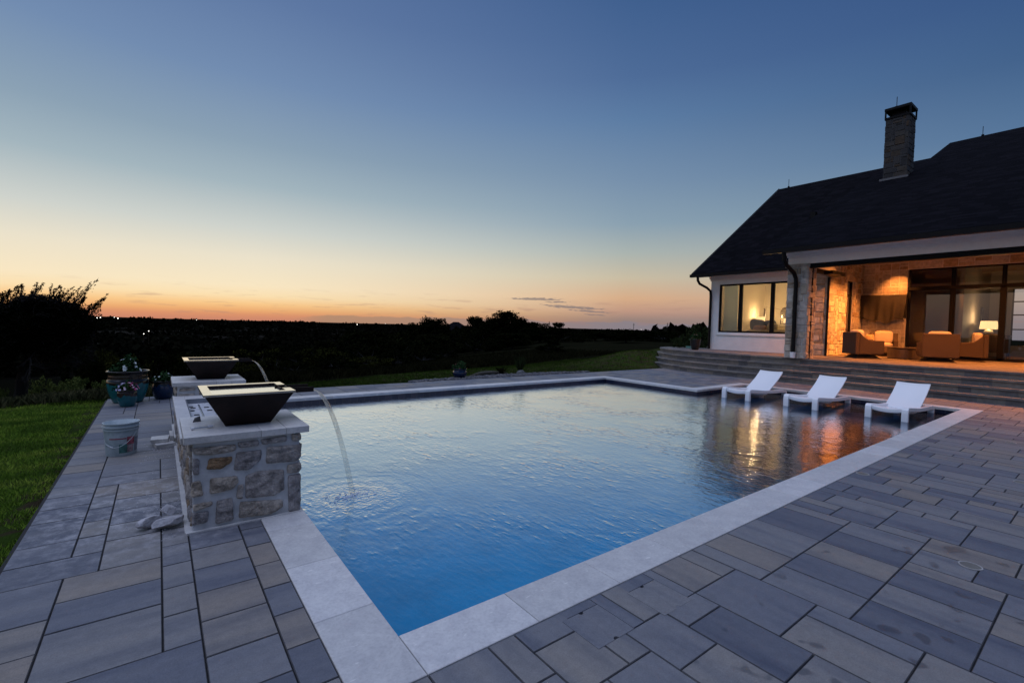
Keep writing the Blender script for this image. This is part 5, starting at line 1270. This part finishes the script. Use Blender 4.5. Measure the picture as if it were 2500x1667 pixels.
def belt_label(px, d):
    row = 'front' if d < 30 else 'second' if d < 45 else 'third' if d < 72 else 'farthest'
    marks = ((30, 'behind the mesquite trunk'), (160, 'behind the right half of the mesquite'), (260, 'behind the large flower pot'), (345, 'above the gap between the pots'), (410, 'above the navy pot'), (470, 'above the left part of the farther bowl'), (545, 'above the right part of the farther bowl'), (605, 'behind the farther water stream'), (660, 'above the nearer bowl'), (730, 'just right of the nearer bowl'), (790, 'above the nearer stream'), (845, 'over the left end of the far coping'), (905, 'over the far coping, right of the streams'), (960, 'left of the pointed skyline oak'), (1010, 'just left of the pointed oak'), (1060, 'under the pointed oak'), (1105, 'above the cobalt pot'), (1150, 'under the distant house roof'), (1240, 'under the tallest oak'), (1290, 'right under the tallest oak'), (1380, 'behind the lone cedar'), (1420, 'right of the lone cedar'), (1460, 'at the left of the field hedge'), (1500, 'in the field hedge left of the spreading tree'), (1550, 'in the field hedge behind the spreading tree'), (1595, 'in the field hedge between the right poles'), (1630, 'in the field hedge near the house bushes'), (9999, 'in the field hedge just left of the bushes'))
    for lim, ph in marks:
        if px <= lim: break
    return 'dark tree in the '+row+' row, '+ph
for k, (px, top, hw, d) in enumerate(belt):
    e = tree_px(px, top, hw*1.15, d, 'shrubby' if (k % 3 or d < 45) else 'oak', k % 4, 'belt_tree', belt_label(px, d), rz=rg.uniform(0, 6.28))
    if k % 3 == 0 and d < 45:
        for c in kids(e):
            if c.name.startswith('crown'):
                me = c.data.copy(); me.materials[0] = M_olive; c.data = me
tree_px(1060, 772, 44, 66, 'oak', 5, 'oak_tree', 'dark oak with a pointed top, left of the distant house roof', group='skyline oaks', rz=1)
tree_px(1160, 770, 34, 74, 'oak', 6, 'oak_tree', 'rounded dark oak just right of the distant house roof', group='skyline oaks', rz=2)
tree_px(1243, 758, 52, 72, 'oak', 7, 'oak_tree', 'tallest dark oak on the skyline in the middle of the photo', group='skyline oaks', rz=3)
tree_px(1203, 772, 30, 74, 'oak', 5, 'oak_tree', 'small lobe-shaped oak against the left side of the tallest skyline oak', group='skyline oaks', rz=.6)
tree_px(1362, 786, 26, 76, 'oak', 6, 'oak_tree', 'small dark oak on the skyline right of the tallest one', group='skyline oaks', rz=5)
tree_px(1345, 816, 44, 36, 'cedar', 0, 'cedar_tree', 'dense dark cedar standing alone on the meadow beyond the pool', group='meadow trees', rz=1)
tree_px(1205, 832, 26, 48, 'oak', 7, 'mesquite_tree', 'small open tree on the meadow left of the lone cedar', group='meadow trees', rz=4)
tree_px(1530, 803, 44, 84, 'oak', 5, 'mesquite_tree', 'low spreading tree on the far side of the right-hand field', group='meadow trees', rz=2.5)
# yellow-green shrubs lit on the left
for k, (px, top, hw, d, lb) in enumerate(((95, 905, 34, 21, 'pale green shrub just right of the leaning trunk'), (195, 905, 40, 22.5, 'yellow-green shrub behind the lawn between the leaning trunk and the big pot'), (5, 930, 26, 20, 'low green shrub at the left edge of the photo'), (262, 915, 24, 22, 'yellow-green shrub right beside the big flower pot'), (145, 918, 30, 21.5, 'pale green shrub in the gap between two brighter shrubs'))):
    e = tree_px(px, top, hw, d, 'shrubby', 9+k % 2, 'shrub', lb, 'shrub', 'green shrubs behind the left lawn', rz=k)
    for c in kids(e):
        if c.name.startswith('crown'):
            me = c.data.copy(); me.materials[0] = M_yel; c.data = me
# small twisted tree behind the pots
tree_px(228, 880, 34, 23.5, 'oak', 6, 'mesquite_tree', 'small dark tree with a forked trunk behind the shrubs left of the big pot', group='meadow trees', rz=.3)

# ---- the leaning mesquite at the left edge
mx_, my_, mz_ = ground_at(46, 18.2)
mz_ = at_dist(46, 985, 18.2)[2]
mes = empty('mesquite_tree', (mx_, my_, mz_), label='large dark mesquite leaning over the lawn at the left edge, with ragged upswept branches', cat='tree', group='meadow trees')
right = np.array([_r[0], _r[1], 0]); away = np.array([_f[0], _f[1], 0]); away /= np.linalg.norm(away)
v0 = ray(60, 800); da_ = abs(math.atan2(v0[1], v0[0])-math.atan2(ray(61, 800)[1], ray(61, 800)[0])); MPP = da_*18.2   # metres per photo pixel
lat = np.array([math.sin(math.atan2(v0[1], v0[0])), -math.cos(math.atan2(v0[1], v0[0])), 0]); dep = np.array([-lat[1], lat[0], 0])
MPV = (at_dist(60, 800, 18.2)-at_dist(60, 801, 18.2))[2]
def mp(px, py, dd=0): return tuple(lat*(px-46)*MPP+dep*dd+np.array([0, 0, 1])*((985-py)*MPV))
tk_ = MB(); bp = []; bd_ = []
tk_.tube([mp(46, 992), mp(50, 960), mp(52, 930), mp(62, 895), mp(74, 865)], [.17, .135, .125, .12, .10], 10)
rs_ = np.random.RandomState(5)
def limb(p, d, L, r, depth):
    p = np.array(p, float); d = np.array(d, float); d /= np.linalg.norm(d); seg = 6; pts = [p.copy()]
    for k in range(seg):
        d = d+rs_.normal(size=3)*.14+np.array([0, 0, -.03 if depth == 0 else .015]); d /= np.linalg.norm(d); p = p+d*L/seg
        pxx = 46+(p@lat)/MPP; pyy = 985-p[2]/MPV
        if pyy < np.interp(pxx, [-90, -60, 0, 40, 100, 150, 185, 215, 250], [800, 775, 745, 718, 706, 722, 730, 755, 810])+8 or pxx > 245: p = p-d*L/seg; break
        pts.append(p.copy())
        if depth < 3 and k > 0:
            for _ in range(2 if depth < 2 else 1):
                d2 = d+rs_.normal(size=3)*(.55 if depth < 2 else .5); limb(p, d2, L*rs_.uniform(.32, .62), r*.5, depth+1)
    if len(pts) < 3: return
    seg = len(pts)-1
    tk_.tube([tuple(q) for q in pts], [max(r*(1-.8*k/seg), .004) for k in range(seg+1)], 6 if depth < 2 else 4)
    if depth >= 1:
        n = int(L*(230 if depth > 1 else 120))
        for _ in range(n):
            s_ = rs_.rand()*seg; i = min(int(s_), seg-1); q = pts[i]+(pts[i+1]-pts[i])*(s_-i)
            bp.append(q+rs_.normal(size=3)*.035*(1+1.6*(1-s_/seg))); bd_.append(d+rs_.normal(size=3)*.3)
T0 = mp(74, 865); T1 = mp(62, 895)
for tx, ty, dd, r_ in ((225, 700, .2, .055), (250, 745, -.4, .05), (180, 715, .5, .06), (120, 715, -.3, .06), (60, 715, .3, .06), (10, 720, -.4, .06), (-50, 760, .2, .06), (235, 790, .4, .045), (195, 830, -.4, .05), (-60, 830, -.3, .055), (140, 780, 1.0, .05), (90, 790, -1.0, .05), (20, 800, 1.1, .05), (-30, 880, .5, .045), (165, 860, -.6, .04), (210, 870, .5, .035)):
    a_ = T0 if ty < 800 else T1; e_ = mp(tx, ty, dd*1.2); dv = np.array(e_)-np.array(a_); limb(a_, dv, np.linalg.norm(dv)*.8, r_, 0)
tk_.build('trunk', M_bark, mes)
rs2 = np.random.RandomState(9); core = []; tk2 = []
for _ in range(22):
    c_ = np.array(mp(rs2.uniform(-60, 205), rs2.uniform(795, 862), rs2.uniform(-1.1, 1.1))); k = 200
    d_ = rs2.normal(size=(k, 3)); d_ /= np.linalg.norm(d_, axis=1)[:, None]; core.append(c_+d_*(rs2.rand(k, 1)**.4)*rs2.uniform(.25, .5)*np.array([1.3, 1.3, .6]))
bp = np.array(bp); bd_ = np.array(bd_); bd_ /= np.linalg.norm(bd_, axis=1)[:, None]
core = np.concatenate(core); allp = np.concatenate([bp, core]); alld = np.concatenate([bd_, rs2.normal(size=core.shape)*.5])
def env_ok(P3, slack):
    px_ = 46+(P3@lat)/MPP; py_ = 985-P3[:, 2]/MPV
    top_ = np.interp(px_, [-90, -60, 0, 40, 100, 150, 200, 228, 245], [790, 772, 748, 738, 730, 736, 738, 758, 785]); bot_ = np.interp(px_, [-90, 0, 30, 52, 90, 130, 200, 245], [915, 900, 880, 850, 846, 862, 838, 796])
    return (py_ > top_-slack) & (py_ < bot_+slack) & (px_ < 262)
ok_ = env_ok(allp, np.abs(rs2.normal(size=len(allp)))*10-4)&(rs2.rand(len(allp)) < np.clip(.16+((985-allp[:, 2]/MPV)-np.interp(46+(allp@lat)/MPP, [-90, -60, 0, 40, 100, 150, 200, 228, 245], [790, 772, 748, 738, 730, 736, 738, 758, 785]))/90, .05, .6)); allp, alld = allp[ok_], alld[ok_]
sp_p = []; sp_d = []
for (a0, b0), (a1, b1) in (((150, 770), (262, 664)), ((165, 760), (240, 676)), ((180, 790), (292, 704)), ((185, 800), (268, 748)), ((170, 810), (255, 762)), ((110, 740), (150, 694)), ((60, 740), (108, 690)), ((20, 745), (46, 698)), ((-10, 765), (22, 716)), ((130, 740), (185, 694)), ((190, 770), (262, 722)), ((-30, 780), (-14, 738)), ((150, 740), (212, 690)), ((80, 735), (92, 686)), *[((a_, b_), (a_+(L_:=rs2.uniform(45, 95))*math.cos(an_:=R(rs2.normal(np.interp(a_, [-60, 40, 190], [105, 72, 40]), 14))), b_-L_*math.sin(an_))) for a_, b_ in zip(rs2.uniform(-60, 205, 150), rs2.uniform(750, 860, 150))]):
    b1 = max(b1, np.interp(a1, [-90, -60, 0, 40, 100, 150, 185, 215, 262, 300], [800, 745, 722, 696, 686, 694, 690, 680, 662, 700]))
    A_ = np.array(mp(a0, b0, rs2.uniform(-.5, .5))); B_ = np.array(mp(a1, b1, rs2.uniform(-.5, .5))); Bm = (A_+B_)/2-np.array([0, 0, .07])
    seg_ = [A_*(1-q)**2+2*Bm*q*(1-q)+B_*q*q for q in np.linspace(0, 1, 9)]; tk2.append([tuple(q) for q in seg_])
    for _ in range(90):
        q = rs2.rand()**.8; p_ = A_*(1-q)**2+2*Bm*q*(1-q)+B_*q*q; sp_p.append(p_+rs2.normal(size=3)*.075*(1.15-q)); sp_d.append((B_-A_)/np.linalg.norm(B_-A_)*.8+rs2.normal(size=3)*.4)
allp = np.concatenate([allp, np.array(sp_p)]); alld = np.concatenate([alld, np.array(sp_d)])
tw_ = MB()
for q in tk2: tw_.tube(q, [.02*(1-.85*k/8) for k in range(9)], 4)
tw_.build('upswept_twig', M_bark, mes)
v, r = leaves(allp, .068, 3, dirs=alld, asp=.35); me = mesh_np('crown', v, r, M_mes); obj_of(me, 'crown', mes)
print('mesquite leaves', len(r))

# ---- bushes at the house corner
for px, top, hw, d, lb, k in ((1697, 776, 36, 23.5, 'large dark green bush behind the pot at the house corner', 9), (1660, 815, 22, 22.6, 'lower green bush left of the big bush by the house corner', 10)):
    e = tree_px(px, top, hw, d, 'shrubby', k, 'garden_bush', lb, 'bush', 'bushes at the house corner', rz=1.3*k)
    for c in kids(e):
        if c.name.startswith('crown'):
            me = c.data.copy(); me.materials[0] = M_bush; c.data = me

# ------------------------------------------------------------ far country
rs_ = np.random.RandomState(21); P_ = []; S_ = []
def clump(x, y, z, r, hh, k):
    d = rs_.normal(size=(k, 3)); d /= np.linalg.norm(d, axis=1)[:, None]; d[:, 2] = np.abs(d[:, 2])
    P_.append(np.array([x, y, z])+d*(rs_.rand(k, 1)**.3)*np.array([r, r, hh])); S_.append(np.full(k, r*.42))
for _ in range(5200):
    a = rs_.uniform(22, 104); d = 120*math.exp(rs_.rand()**.8*3.8)
    pn = mnoise.noise(Vector((math.cos(R(a))*d*.004, math.sin(R(a))*d*.007, 1.7)))
    if pn < -.16: continue
    x, y = CAM[0]+math.cos(R(a))*d, CAM[1]+math.sin(R(a))*d
    s_ = (3.5+d*.004)*rs_.uniform(.7, 1.4); clump(x, y, hgt(x, y)-.3, s_*1.7, s_*1.0, 24)
pts = np.concatenate(P_); sz = np.concatenate(S_)
v, r = leaves(pts, 1., 8, asp=.8); c_ = np.repeat(pts, 4, axis=0); v = c_+(v-c_)*np.repeat(sz, 4)[:, None]
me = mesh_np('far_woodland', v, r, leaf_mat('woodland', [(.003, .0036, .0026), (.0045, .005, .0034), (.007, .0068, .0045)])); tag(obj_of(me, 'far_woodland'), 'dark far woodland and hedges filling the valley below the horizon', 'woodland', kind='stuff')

wl_ = bpy.data.materials.new('white_lamp'); wl_.use_nodes = True; q_ = wl_.node_tree.nodes['Principled BSDF']; q_.inputs['Emission Color'].default_value = (1, .93, .82, 1); q_.inputs['Emission Strength'].default_value = 4
YL = {(237, 776): 'leftmost far light, just beyond the mesquite branch tips', (245, 775): 'second far light to the right of the mesquite branch tips', (279, 774.5): 'faint light left of the brightest one on the left horizon', (288, 777): 'brightest single light on the left horizon', (480, 781): 'lone faint light on the horizon above the farther bowl',
      (872, 792): 'bright light below the horizon left of the skyline oaks', (1525, 816): 'bright low light in the valley behind the right-hand field', (1523, 806): 'small light under the middle utility pole', (1580, 806.5): 'small light between the two right-hand utility poles', (1565, 804.5): 'faintest light on the right horizon', (941, 790): 'faint light on the horizon nearest the skyline oaks',
      (351, 815): 'lower of the two close white lights in the left valley', (363, 808): 'upper of the two close white lights in the left valley'}
for (px, py, d, s_) in ((237, 776, 1600, 1.6), (245, 775, 1600, 1.6), (279, 774.5, 1600, 1.2), (288, 777, 1500, 1.9), (480, 781, 1600, 1.1), (351, 815, 420, .45), (363, 808, 440, .5), (872, 792, 900, 1.1), (1525, 816, 520, .6), (1523, 806, 900, .7), (1580, 806.5, 900, .8), (1565, 804.5, 1500, .8), (941, 790, 1500, .9)):
    p = at_dist(px, py, d); s_ *= .62; e = empty('yard_light', (p[0], p[1], p[2]-3), label=YL[(px, py)], cat='yard light', group='far yard lights')
    b_ = MB(); b_.lathe([(0, -s_), (s_*.8, -s_*.6), (s_, 0), (s_*.8, s_*.6), (0, s_)], (0, 0, 3), 8, cap=False); b_.build('lamp_head', wl_, e)
    gz = hgt(p[0], p[1])-(p[2]-3); b_ = MB(); b_.tube([(0, 0, gz-1), (0, 0, 3-s_)], .15, 5); b_.build('pole', M_black, e)
for px, top, d, lb in ((1340.5, 785, 240, 'bare utility pole just left of the small skyline oak'), (1547, 789, 420, 'thin utility pole on the horizon, left of the two right-hand poles'), (1629.5, 788, 400, 'thin utility pole on the horizon nearest the house')):
    x, y, z = ground_at(px, d); zt = at_dist(px, top, d)[2]; e = empty('utility_pole', (x, y, z), R(70), lb, 'utility pole', 'utility poles on the horizon')
    b_ = MB(); b_.tube([(0, 0, -.5), (0, 0, zt-z)], [.28, .2], 6); b_.build('pole', M_black, e); b_ = MB(); b_.box(-1.2, 1.2, -.1, .1, zt-z-1.4, zt-z-1.1); b_.build('crossarm', M_black, e)
# neighbour's roof and chimney on the skyline
x, y, z = ground_at(1113, 92); zt = at_dist(1113, 786, 92)[2]-z; nb = empty('distant_house', (x, y, z), R(-30), 'dark silhouette of a distant house with a chimney on the skyline', 'house')
b_ = MB(); b_.box(-3.0, 3.0, -3, 3, -1, zt-1.7); b_.build('wall', plain('far_wall', (.03, .028, .026), .9), nb)
b_ = MB(); b_.add([(-3.4, -3.3, zt-1.7), (3.4, -3.3, zt-1.7), (3.4, 3.3, zt-1.7), (-3.4, 3.3, zt-1.7), (-.5, 0, zt), (.5, 0, zt)], [(0, 1, 5, 4), (1, 2, 5), (2, 3, 4, 5), (3, 0, 4), (3, 2, 1, 0)]); rf_ = b_.build('roof', M_shing, nb)
b_ = MB(); b_.box(-4.6, -3.41, -.6, .6, -1, zt-.3); b_.box(-4.7, -3.35, -.7, .7, zt-.3, zt-.1); b_.build('chimney', plain('far_chimney', (.03, .028, .026), .9), rf_)

# ------------------------------------------------------------ grass
def blades(n, xf, hmin, hmax, wid, seed, lean=.5):
    rs_ = np.random.RandomState(seed); pts = xf(rs_, n); n = len(pts)
    z = np.array([hgt(a, b_) for a, b_ in pts]); a = rs_.rand(n)*6.283; h = rs_.uniform(hmin, hmax, n); l = rs_.rand(n)*lean*h
    base = np.column_stack([pts, z-.01]); s = np.column_stack([np.cos(a), np.sin(a), np.zeros(n)])*wid*.5
    b_ = rs_.rand(n)*6.283; tip = base+np.column_stack([np.cos(b_)*l, np.sin(b_)*l, h]); mid = base+np.column_stack([np.cos(b_)*l*.3, np.sin(b_)*l*.3, h*.55])
    v = np.stack([base-s, base+s, mid+s*.7, tip], 1).reshape(-1, 3)
    # clumpy colour
    r = np.array([mnoise.noise(Vector((p[0]*1.6, p[1]*3.2, 0))) for p in pts])*.9+.5+rs_.normal(size=n)*.14
    return v, np.clip(r, 0, 1)
def near(rs_, n):
    y = rs_.uniform(.4, 10.4, n); x = -1.60-rs_.rand(n)*(.35+.23*np.maximum(y+2, 0))*1.0
    dens = np.array([mnoise.noise(Vector((a*3, b_*3, 2))) for a, b_ in zip(x, y)])
    keep = (x > -1.85)*(dens > -.2)*(rs_.rand(n) < .7) | (x <= -1.85)
    x, y = x[keep], y[keep]; ok = y < 8.9+(x+1.64)*.0+.4; ok &= ~((y > 8.9) & (rs_.rand(len(y)) < (y-8.9)/1.2)); return np.column_stack([x[ok], y[ok]])
M_grass = leaf_mat('lawn_grass', [(.075, .14, .020), (.15, .26, .032), (.26, .34, .055)])
v, r = blades(90000, near, .022, .052, .006, 1, .8); tag(obj_of(mesh_np('grass', v, r, M_grass), 'grass'), 'mown green lawn beside the left paving', 'grass', kind='stuff')
def back(rs_, n):
    x = rs_.uniform(-2.4, 17, n); w = .9+.42*np.maximum(x, 0)*.9; y = 8.86+rs_.rand(n)**1.2*w*1.0
    ok = ~((x > 4.1) & (x < 10.9) & (y < 9.05+.45*np.sin((x-4.1)/6.8*3.14))); return np.column_stack([x[ok], y[ok]])
M_grass2 = leaf_mat('far_lawn_grass', [(.016, .030, .006), (.030, .055, .009), (.050, .080, .014)])
v, r = blades(60000, back, .03, .065, .012, 2, .8); tag(obj_of(mesh_np('grass', v, r, M_grass2), 'grass'), 'mown green lawn strip beyond the pool deck', 'grass', kind='stuff')
M_mead = leaf_mat('meadow_grass', [(.006, .0075, .004), (.012, .0125, .006), (.022, .0215, .010)])
def meadow(rs_, n):
    a = np.radians(rs_.uniform(38, 101, n)); d = 11.5*np.exp(rs_.rand(n)*1.35); x = CAM[0]+np.cos(a)*d; y = CAM[1]+np.sin(a)*d
    ok = ((np.degrees(np.arctan2(y-CAM[1], x-CAM[0])) < 87) | (d > 21)) & (y > 10.1+.36*np.maximum(x, 0)) & ((x < 13) | (y > 13.5)); return np.column_stack([x[ok], y[ok]])
M_mead2 = leaf_mat('pale_meadow_grass', [(.035, .042, .020), (.062, .064, .032), (.10, .095, .050)])
def meadow_l(rs_, n):
    a = np.radians(rs_.uniform(86, 101, n)); d = 11.2+rs_.rand(n)*10; return np.column_stack([CAM[0]+np.cos(a)*d, CAM[1]+np.sin(a)*d])
v, r = blades(26000, meadow_l, .06, .20, .025, 5, .8); tag(obj_of(mesh_np('meadow_grass', v, r, M_mead2), 'meadow_grass'), 'dry pale meadow grass round the foot of the mesquite', 'meadow', kind='stuff')
v, r = blades(70000, meadow, .08, .26, .03, 3, .7); tag(obj_of(mesh_np('meadow_grass', v, r, M_mead), 'meadow_grass'), 'rough dim meadow grass sloping away beyond the lawn', 'meadow', kind='stuff')

# ------------------------------------------------------------ river-rock bed beyond the pool
rs_ = np.random.RandomState(14); base_i = bmesh.new(); bmesh.ops.create_icosphere(base_i, subdivisions=1, radius=1); bv = np.array([v_.co[:] for v_ in base_i.verts]); bf = [tuple(v_.index for v_ in f_.verts) for f_ in base_i.faces]; base_i.free()
rr = MB()
for _ in range(1500):
    x = rs_.uniform(4.2, 10.7); ymax = 9.03+.55*math.sin((x-4.1)/6.8*3.14)
    y = rs_.uniform(8.90, ymax); s_ = rs_.uniform(.022, .055)
    sc_v = np.array([s_*rs_.uniform(.8, 1.5), s_*rs_.uniform(.8, 1.3), s_*.65]); a = rs_.rand()*6.28; q = bv*sc_v*(1+rs_.uniform(-.15, .15, (len(bv), 1)))
    q = np.column_stack([q[:, 0]*math.cos(a)-q[:, 1]*math.sin(a), q[:, 0]*math.sin(a)+q[:, 1]*math.cos(a), q[:, 2]])+np.array([x, y, hgt(x, y)+s_*.35+.03])
    rr.add([tuple(t2) for t2 in q], bf, rs_.rand())
tag(rr.build('river_rock', stone_mat('river_stones', [(0, (.035, .035, .04)), (.6, (.08, .08, .09)), (1, (.16, .155, .155))], nscale=20, bs=.2), smooth=True), 'bed of grey river rock beyond the pool deck', 'rock bed', kind='stuff')
o = rock('boulder', (8.25, 9.52, hgt(8.25, 9.52)), (.24, .16, .09), 33, plain('pale_boulder', (.10, .105, .11), .9, var=.3), 'pale boulder on the river-rock bed by the spiky plant', .2)
o['category'] = 'boulder'; del o['group']
def spiky(x, y, h, n, seed, label, mat_, spread=.5, hgt0=None):
    e = empty('spiky_plant', (x, y, hgt(x, y)+.02), label=label, cat='plant', group='spiky plants by the rock bed'); b_ = MB(); rg = random.Random(seed)
    for _ in range(n):
        a = rg.uniform(0, 6.28); q = rg.uniform(.1, spread)*h; hh = h*rg.uniform(.6, 1); w_ = .012
        p0 = (0, 0, 0); p1 = (q*.5*math.cos(a), q*.5*math.sin(a), hh*.6); p2 = (q*math.cos(a), q*math.sin(a), hh)
        sx, sy = -math.sin(a)*w_, math.cos(a)*w_
        b_.add([(sx, sy, 0), (-sx, -sy, 0), (p1[0]-sx, p1[1]-sy, p1[2]), p2, (p1[0]+sx, p1[1]+sy, p1[2])], [(0, 1, 2, 3, 4)], rg.random())
    b_.build('leaves', mat_, e)
spiky(8.45, 9.85, .62, 60, 1, 'upright spiky plant behind the pale boulder', M_bush, .45)
spiky(7.65, 9.75, .30, 50, 2, 'low tuft of thin blades left of the pale boulder', M_mead, .9)
# low earth edging between the far pot and the tuft
eg = MB(); n = 26
for side in range(2): pass
pts = [(6.1+1.9*k/n, 9.35+.55*math.sin(k/n*1.6), .0) for k in range(n+1)]
eg.tube([(x, y, hgt(x, y)+.03+.07*math.sin(math.pi*k/n)) for k, (x, y, _) in enumerate(pts)], [.02+.05*math.sin(math.pi*k/n) for k in range(n+1)], 8)
tag(eg.build('edging_mound', plain('dark_soil', (.05, .045, .035), .95), smooth=True), 'low dark curved earth edging behind the rock bed, right of the blue pot', 'edging')

# ------------------------------------------------------------ flower pots
def glaze(name, low, up, zl, rough=.22):
    mt, t, b = P(name); gg = N(t, 'ShaderNodeTexCoord'); s3 = N(t, 'ShaderNodeSeparateXYZ'); t.links.new(gg.outputs['Object'], s3.inputs[0])
    n = noise(t, 9, 3, sc3=(1.6, 1.6, .6)); f = smooth(t, M(t, 'ADD', s3.outputs[2], M(t, 'MULTIPLY', M(t, 'SUBTRACT', n, .5), .16)), zl-.012, zl+.012)
    c = mixc(t, f, ramp(t, noise(t, 14, 4), [(.3, tuple(x*.7 for x in low)), (.7, low)]), ramp(t, noise(t, 20, 4), [(.3, tuple(x*.6 for x in up)), (.7, up)]))
    t.links.new(c, b.inputs['Base Color']); setp(b, None, rough); bump(t, b, noise(t, 14, 3), .25, .01); return mt
def pot(x, y, z, prof_, mat_, label, plant, name='flower_pot', rz=0, group='glazed flower pots'):
    e = empty(name, (x, y, z), rz, label, 'flower pot', group)
    b_ = MB(); b_.lathe([(0, .001)]+prof_, n=44, cap=False); b_.build('pot_body', mat_, e, smooth=True)
    q, zz = prof_[-1]; s_ = MB(); s_.lathe([(0, zz), (q+.004, zz)], n=24, cap=False); s_.build('soil', plain('potting_soil', (.02, .015, .012), .95), e)
    R_, H_, nl, ls, cols, fz = plant
    rs_ = np.random.RandomState(int(abs(x*100))+3); k = nl
    d = rs_.normal(size=(k, 3)); d /= np.linalg.norm(d, axis=1)[:, None]; d[:, 2] = np.abs(d[:, 2])
    bmp_ = 1+.28*np.sin(d[:, 0:1]*5+1)+.2*np.sin(d[:, 1:2]*7)
    p = d*(rs_.rand(k, 1)**.35)*bmp_*np.array([R_, R_, H_])+np.array([0, 0, zz+.01]); v, r = leaves(p, ls, 4, asp=.7); obj_of(mesh_np('foliage', v, r, M_flw), 'foliage', e)
    fb = MB(); 
    for c_, nf, zones in cols:
        fb = MB(); rg = random.Random(nf+int(x*10))
        for _ in range(nf):
            a = rg.uniform(*zones) if zones else rg.uniform(0, 6.28); el_ = rg.uniform(.1, 1.4); rr_ = rg.uniform(.92, 1.12)
            cx, cy, cz = R_*rr_*math.cos(a)*math.cos(el_), R_*rr_*math.sin(a)*math.cos(el_), zz+H_*rr_*math.sin(el_)+.01
            nn = Vector((math.cos(a)*math.cos(el_), math.sin(a)*math.cos(el_), math.sin(el_)+.4)).normalized(); t1 = nn.orthogonal().normalized(); t2_ = nn.cross(t1); fs = fz*rg.uniform(.7, 1.2)
            for pet in range(5):
                an = pet*1.2566; u_ = t1*math.cos(an)+t2_*math.sin(an); w_ = t1*math.cos(an+1.57)+t2_*math.sin(an+1.57); c0 = Vector((cx, cy, cz))
                fb.add([tuple(c0), tuple(c0+u_*fs*.6+w_*fs*.35+nn*fs*.1), tuple(c0+u_*fs+nn*fs*.05), tuple(c0+u_*fs*.6-w_*fs*.35+nn*fs*.1)], [(0, 1, 2, 3)], rg.random())
        fb.build('blossoms', c_, e)
    return e
def fl(name, c): return plain(name, c, .7, var=.15, bmp=0)
Fw, Fv, Fp, Fpk, Fr = fl('white_petals', (.55, .62, .62)), fl('lilac_petals', (.42, .40, .62)), fl('pale_pink_petals', (.62, .5, .6)), fl('magenta_petals', (.42, .05, .20)), fl('red_petals', (.10, .012, .012))
ringy = [(.20, .004), (.215, .03), (.27, .20), (.292, .34), (.288, .40), (.272, .412), (.280, .425), (.268, .44), (.278, .452), (.264, .465), (.272, .480), (.262, .495), (.285, .520), (.300, .535), (.298, .548), (.275, .548), (.258, .52)]
pot(-1.335, 8.44, 0, ringy, glaze('teal_glaze', (.012, .14, .16), (.010, .007, .008), .33), 'largest flower pot, teal below and dark ribbed above, holding white flowers', (.20, .22, 900, .055, [(Fw, 26, None)], .035))
pot(-1.325, 7.92, 0, [(.085, .003), (.10, .02), (.128, .12), (.134, .19), (.128, .225), (.131, .24), (.124, .245), (.130, .262), (.136, .274), (.132, .282), (.118, .28), (.11, .262)], glaze('teal_small_glaze', (.012, .12, .15), (.028, .016, .015), .185), 'small teal pot with lilac and magenta flowers, in front of the largest pot', (.15, .12, 900, .035, [(Fv, 22, (2.2, 4.2)), (Fp, 26, None), (Fpk, 26, (-1.4, .2))], .018))
pot(-.84, 8.62, 0, [(.11, .003), (.13, .02), (.165, .12), (.172, .20), (.160, .27), (.150, .295), (.158, .31), (.166, .32), (.162, .33), (.145, .33), (.135, .31)], glaze('navy_glaze', (.005, .025, .075), (.012, .008, .009), .255), 'navy glazed pot with small white flowers, beside the far pier', (.17, .14, 700, .045, [(Fw, 18, None)], .018))
pot(5.86, 9.30, hgt(5.86, 9.3)+.04, [(.11, .003), (.14, .03), (.19, .10), (.20, .155), (.18, .21), (.165, .235), (.185, .25), (.195, .26), (.19, .268), (.165, .26), (.155, .24)], glaze('cobalt_glaze', (.004, .018, .06), (.008, .010, .02), .5, .1), 'round cobalt pot with dark red flowers on the river rock beyond the pool', (.19, .2, 700, .05, [(Fr, 24, None)], .02))
pot(16.7, 8.72, PZ+.004, [(.12, .003), (.14, .03), (.19, .22), (.205, .36), (.21, .40), (.225, .42), (.222, .435), (.20, .435), (.19, .40)], plain('black_pot', (.012, .013, .015), .35), 'black pot with a leafy plant on the patio end by the house corner', (.2, .26, 800, .07, [(fl('dusty_flowers', (.12, .05, .04)), 16, None)], .03))
hs = MB(); 
for k in range(3): hs.tube([(.16*math.cos(a)*(1+.06*k), .16*math.sin(a)*(1+.06*k), .03+k*.03) for a in np.linspace(0, 6.28, 25)], .016, 6, cap=False)
o = hs.build('hose_coil', plain('teal_hose', (.12, .30, .26), .5, bmp=0)); o.location = (18.0, 9.75, .68); tag(o, 'pale teal coil on the ground beside the house corner', 'hose')
print('objects', len(bpy.data.objects))
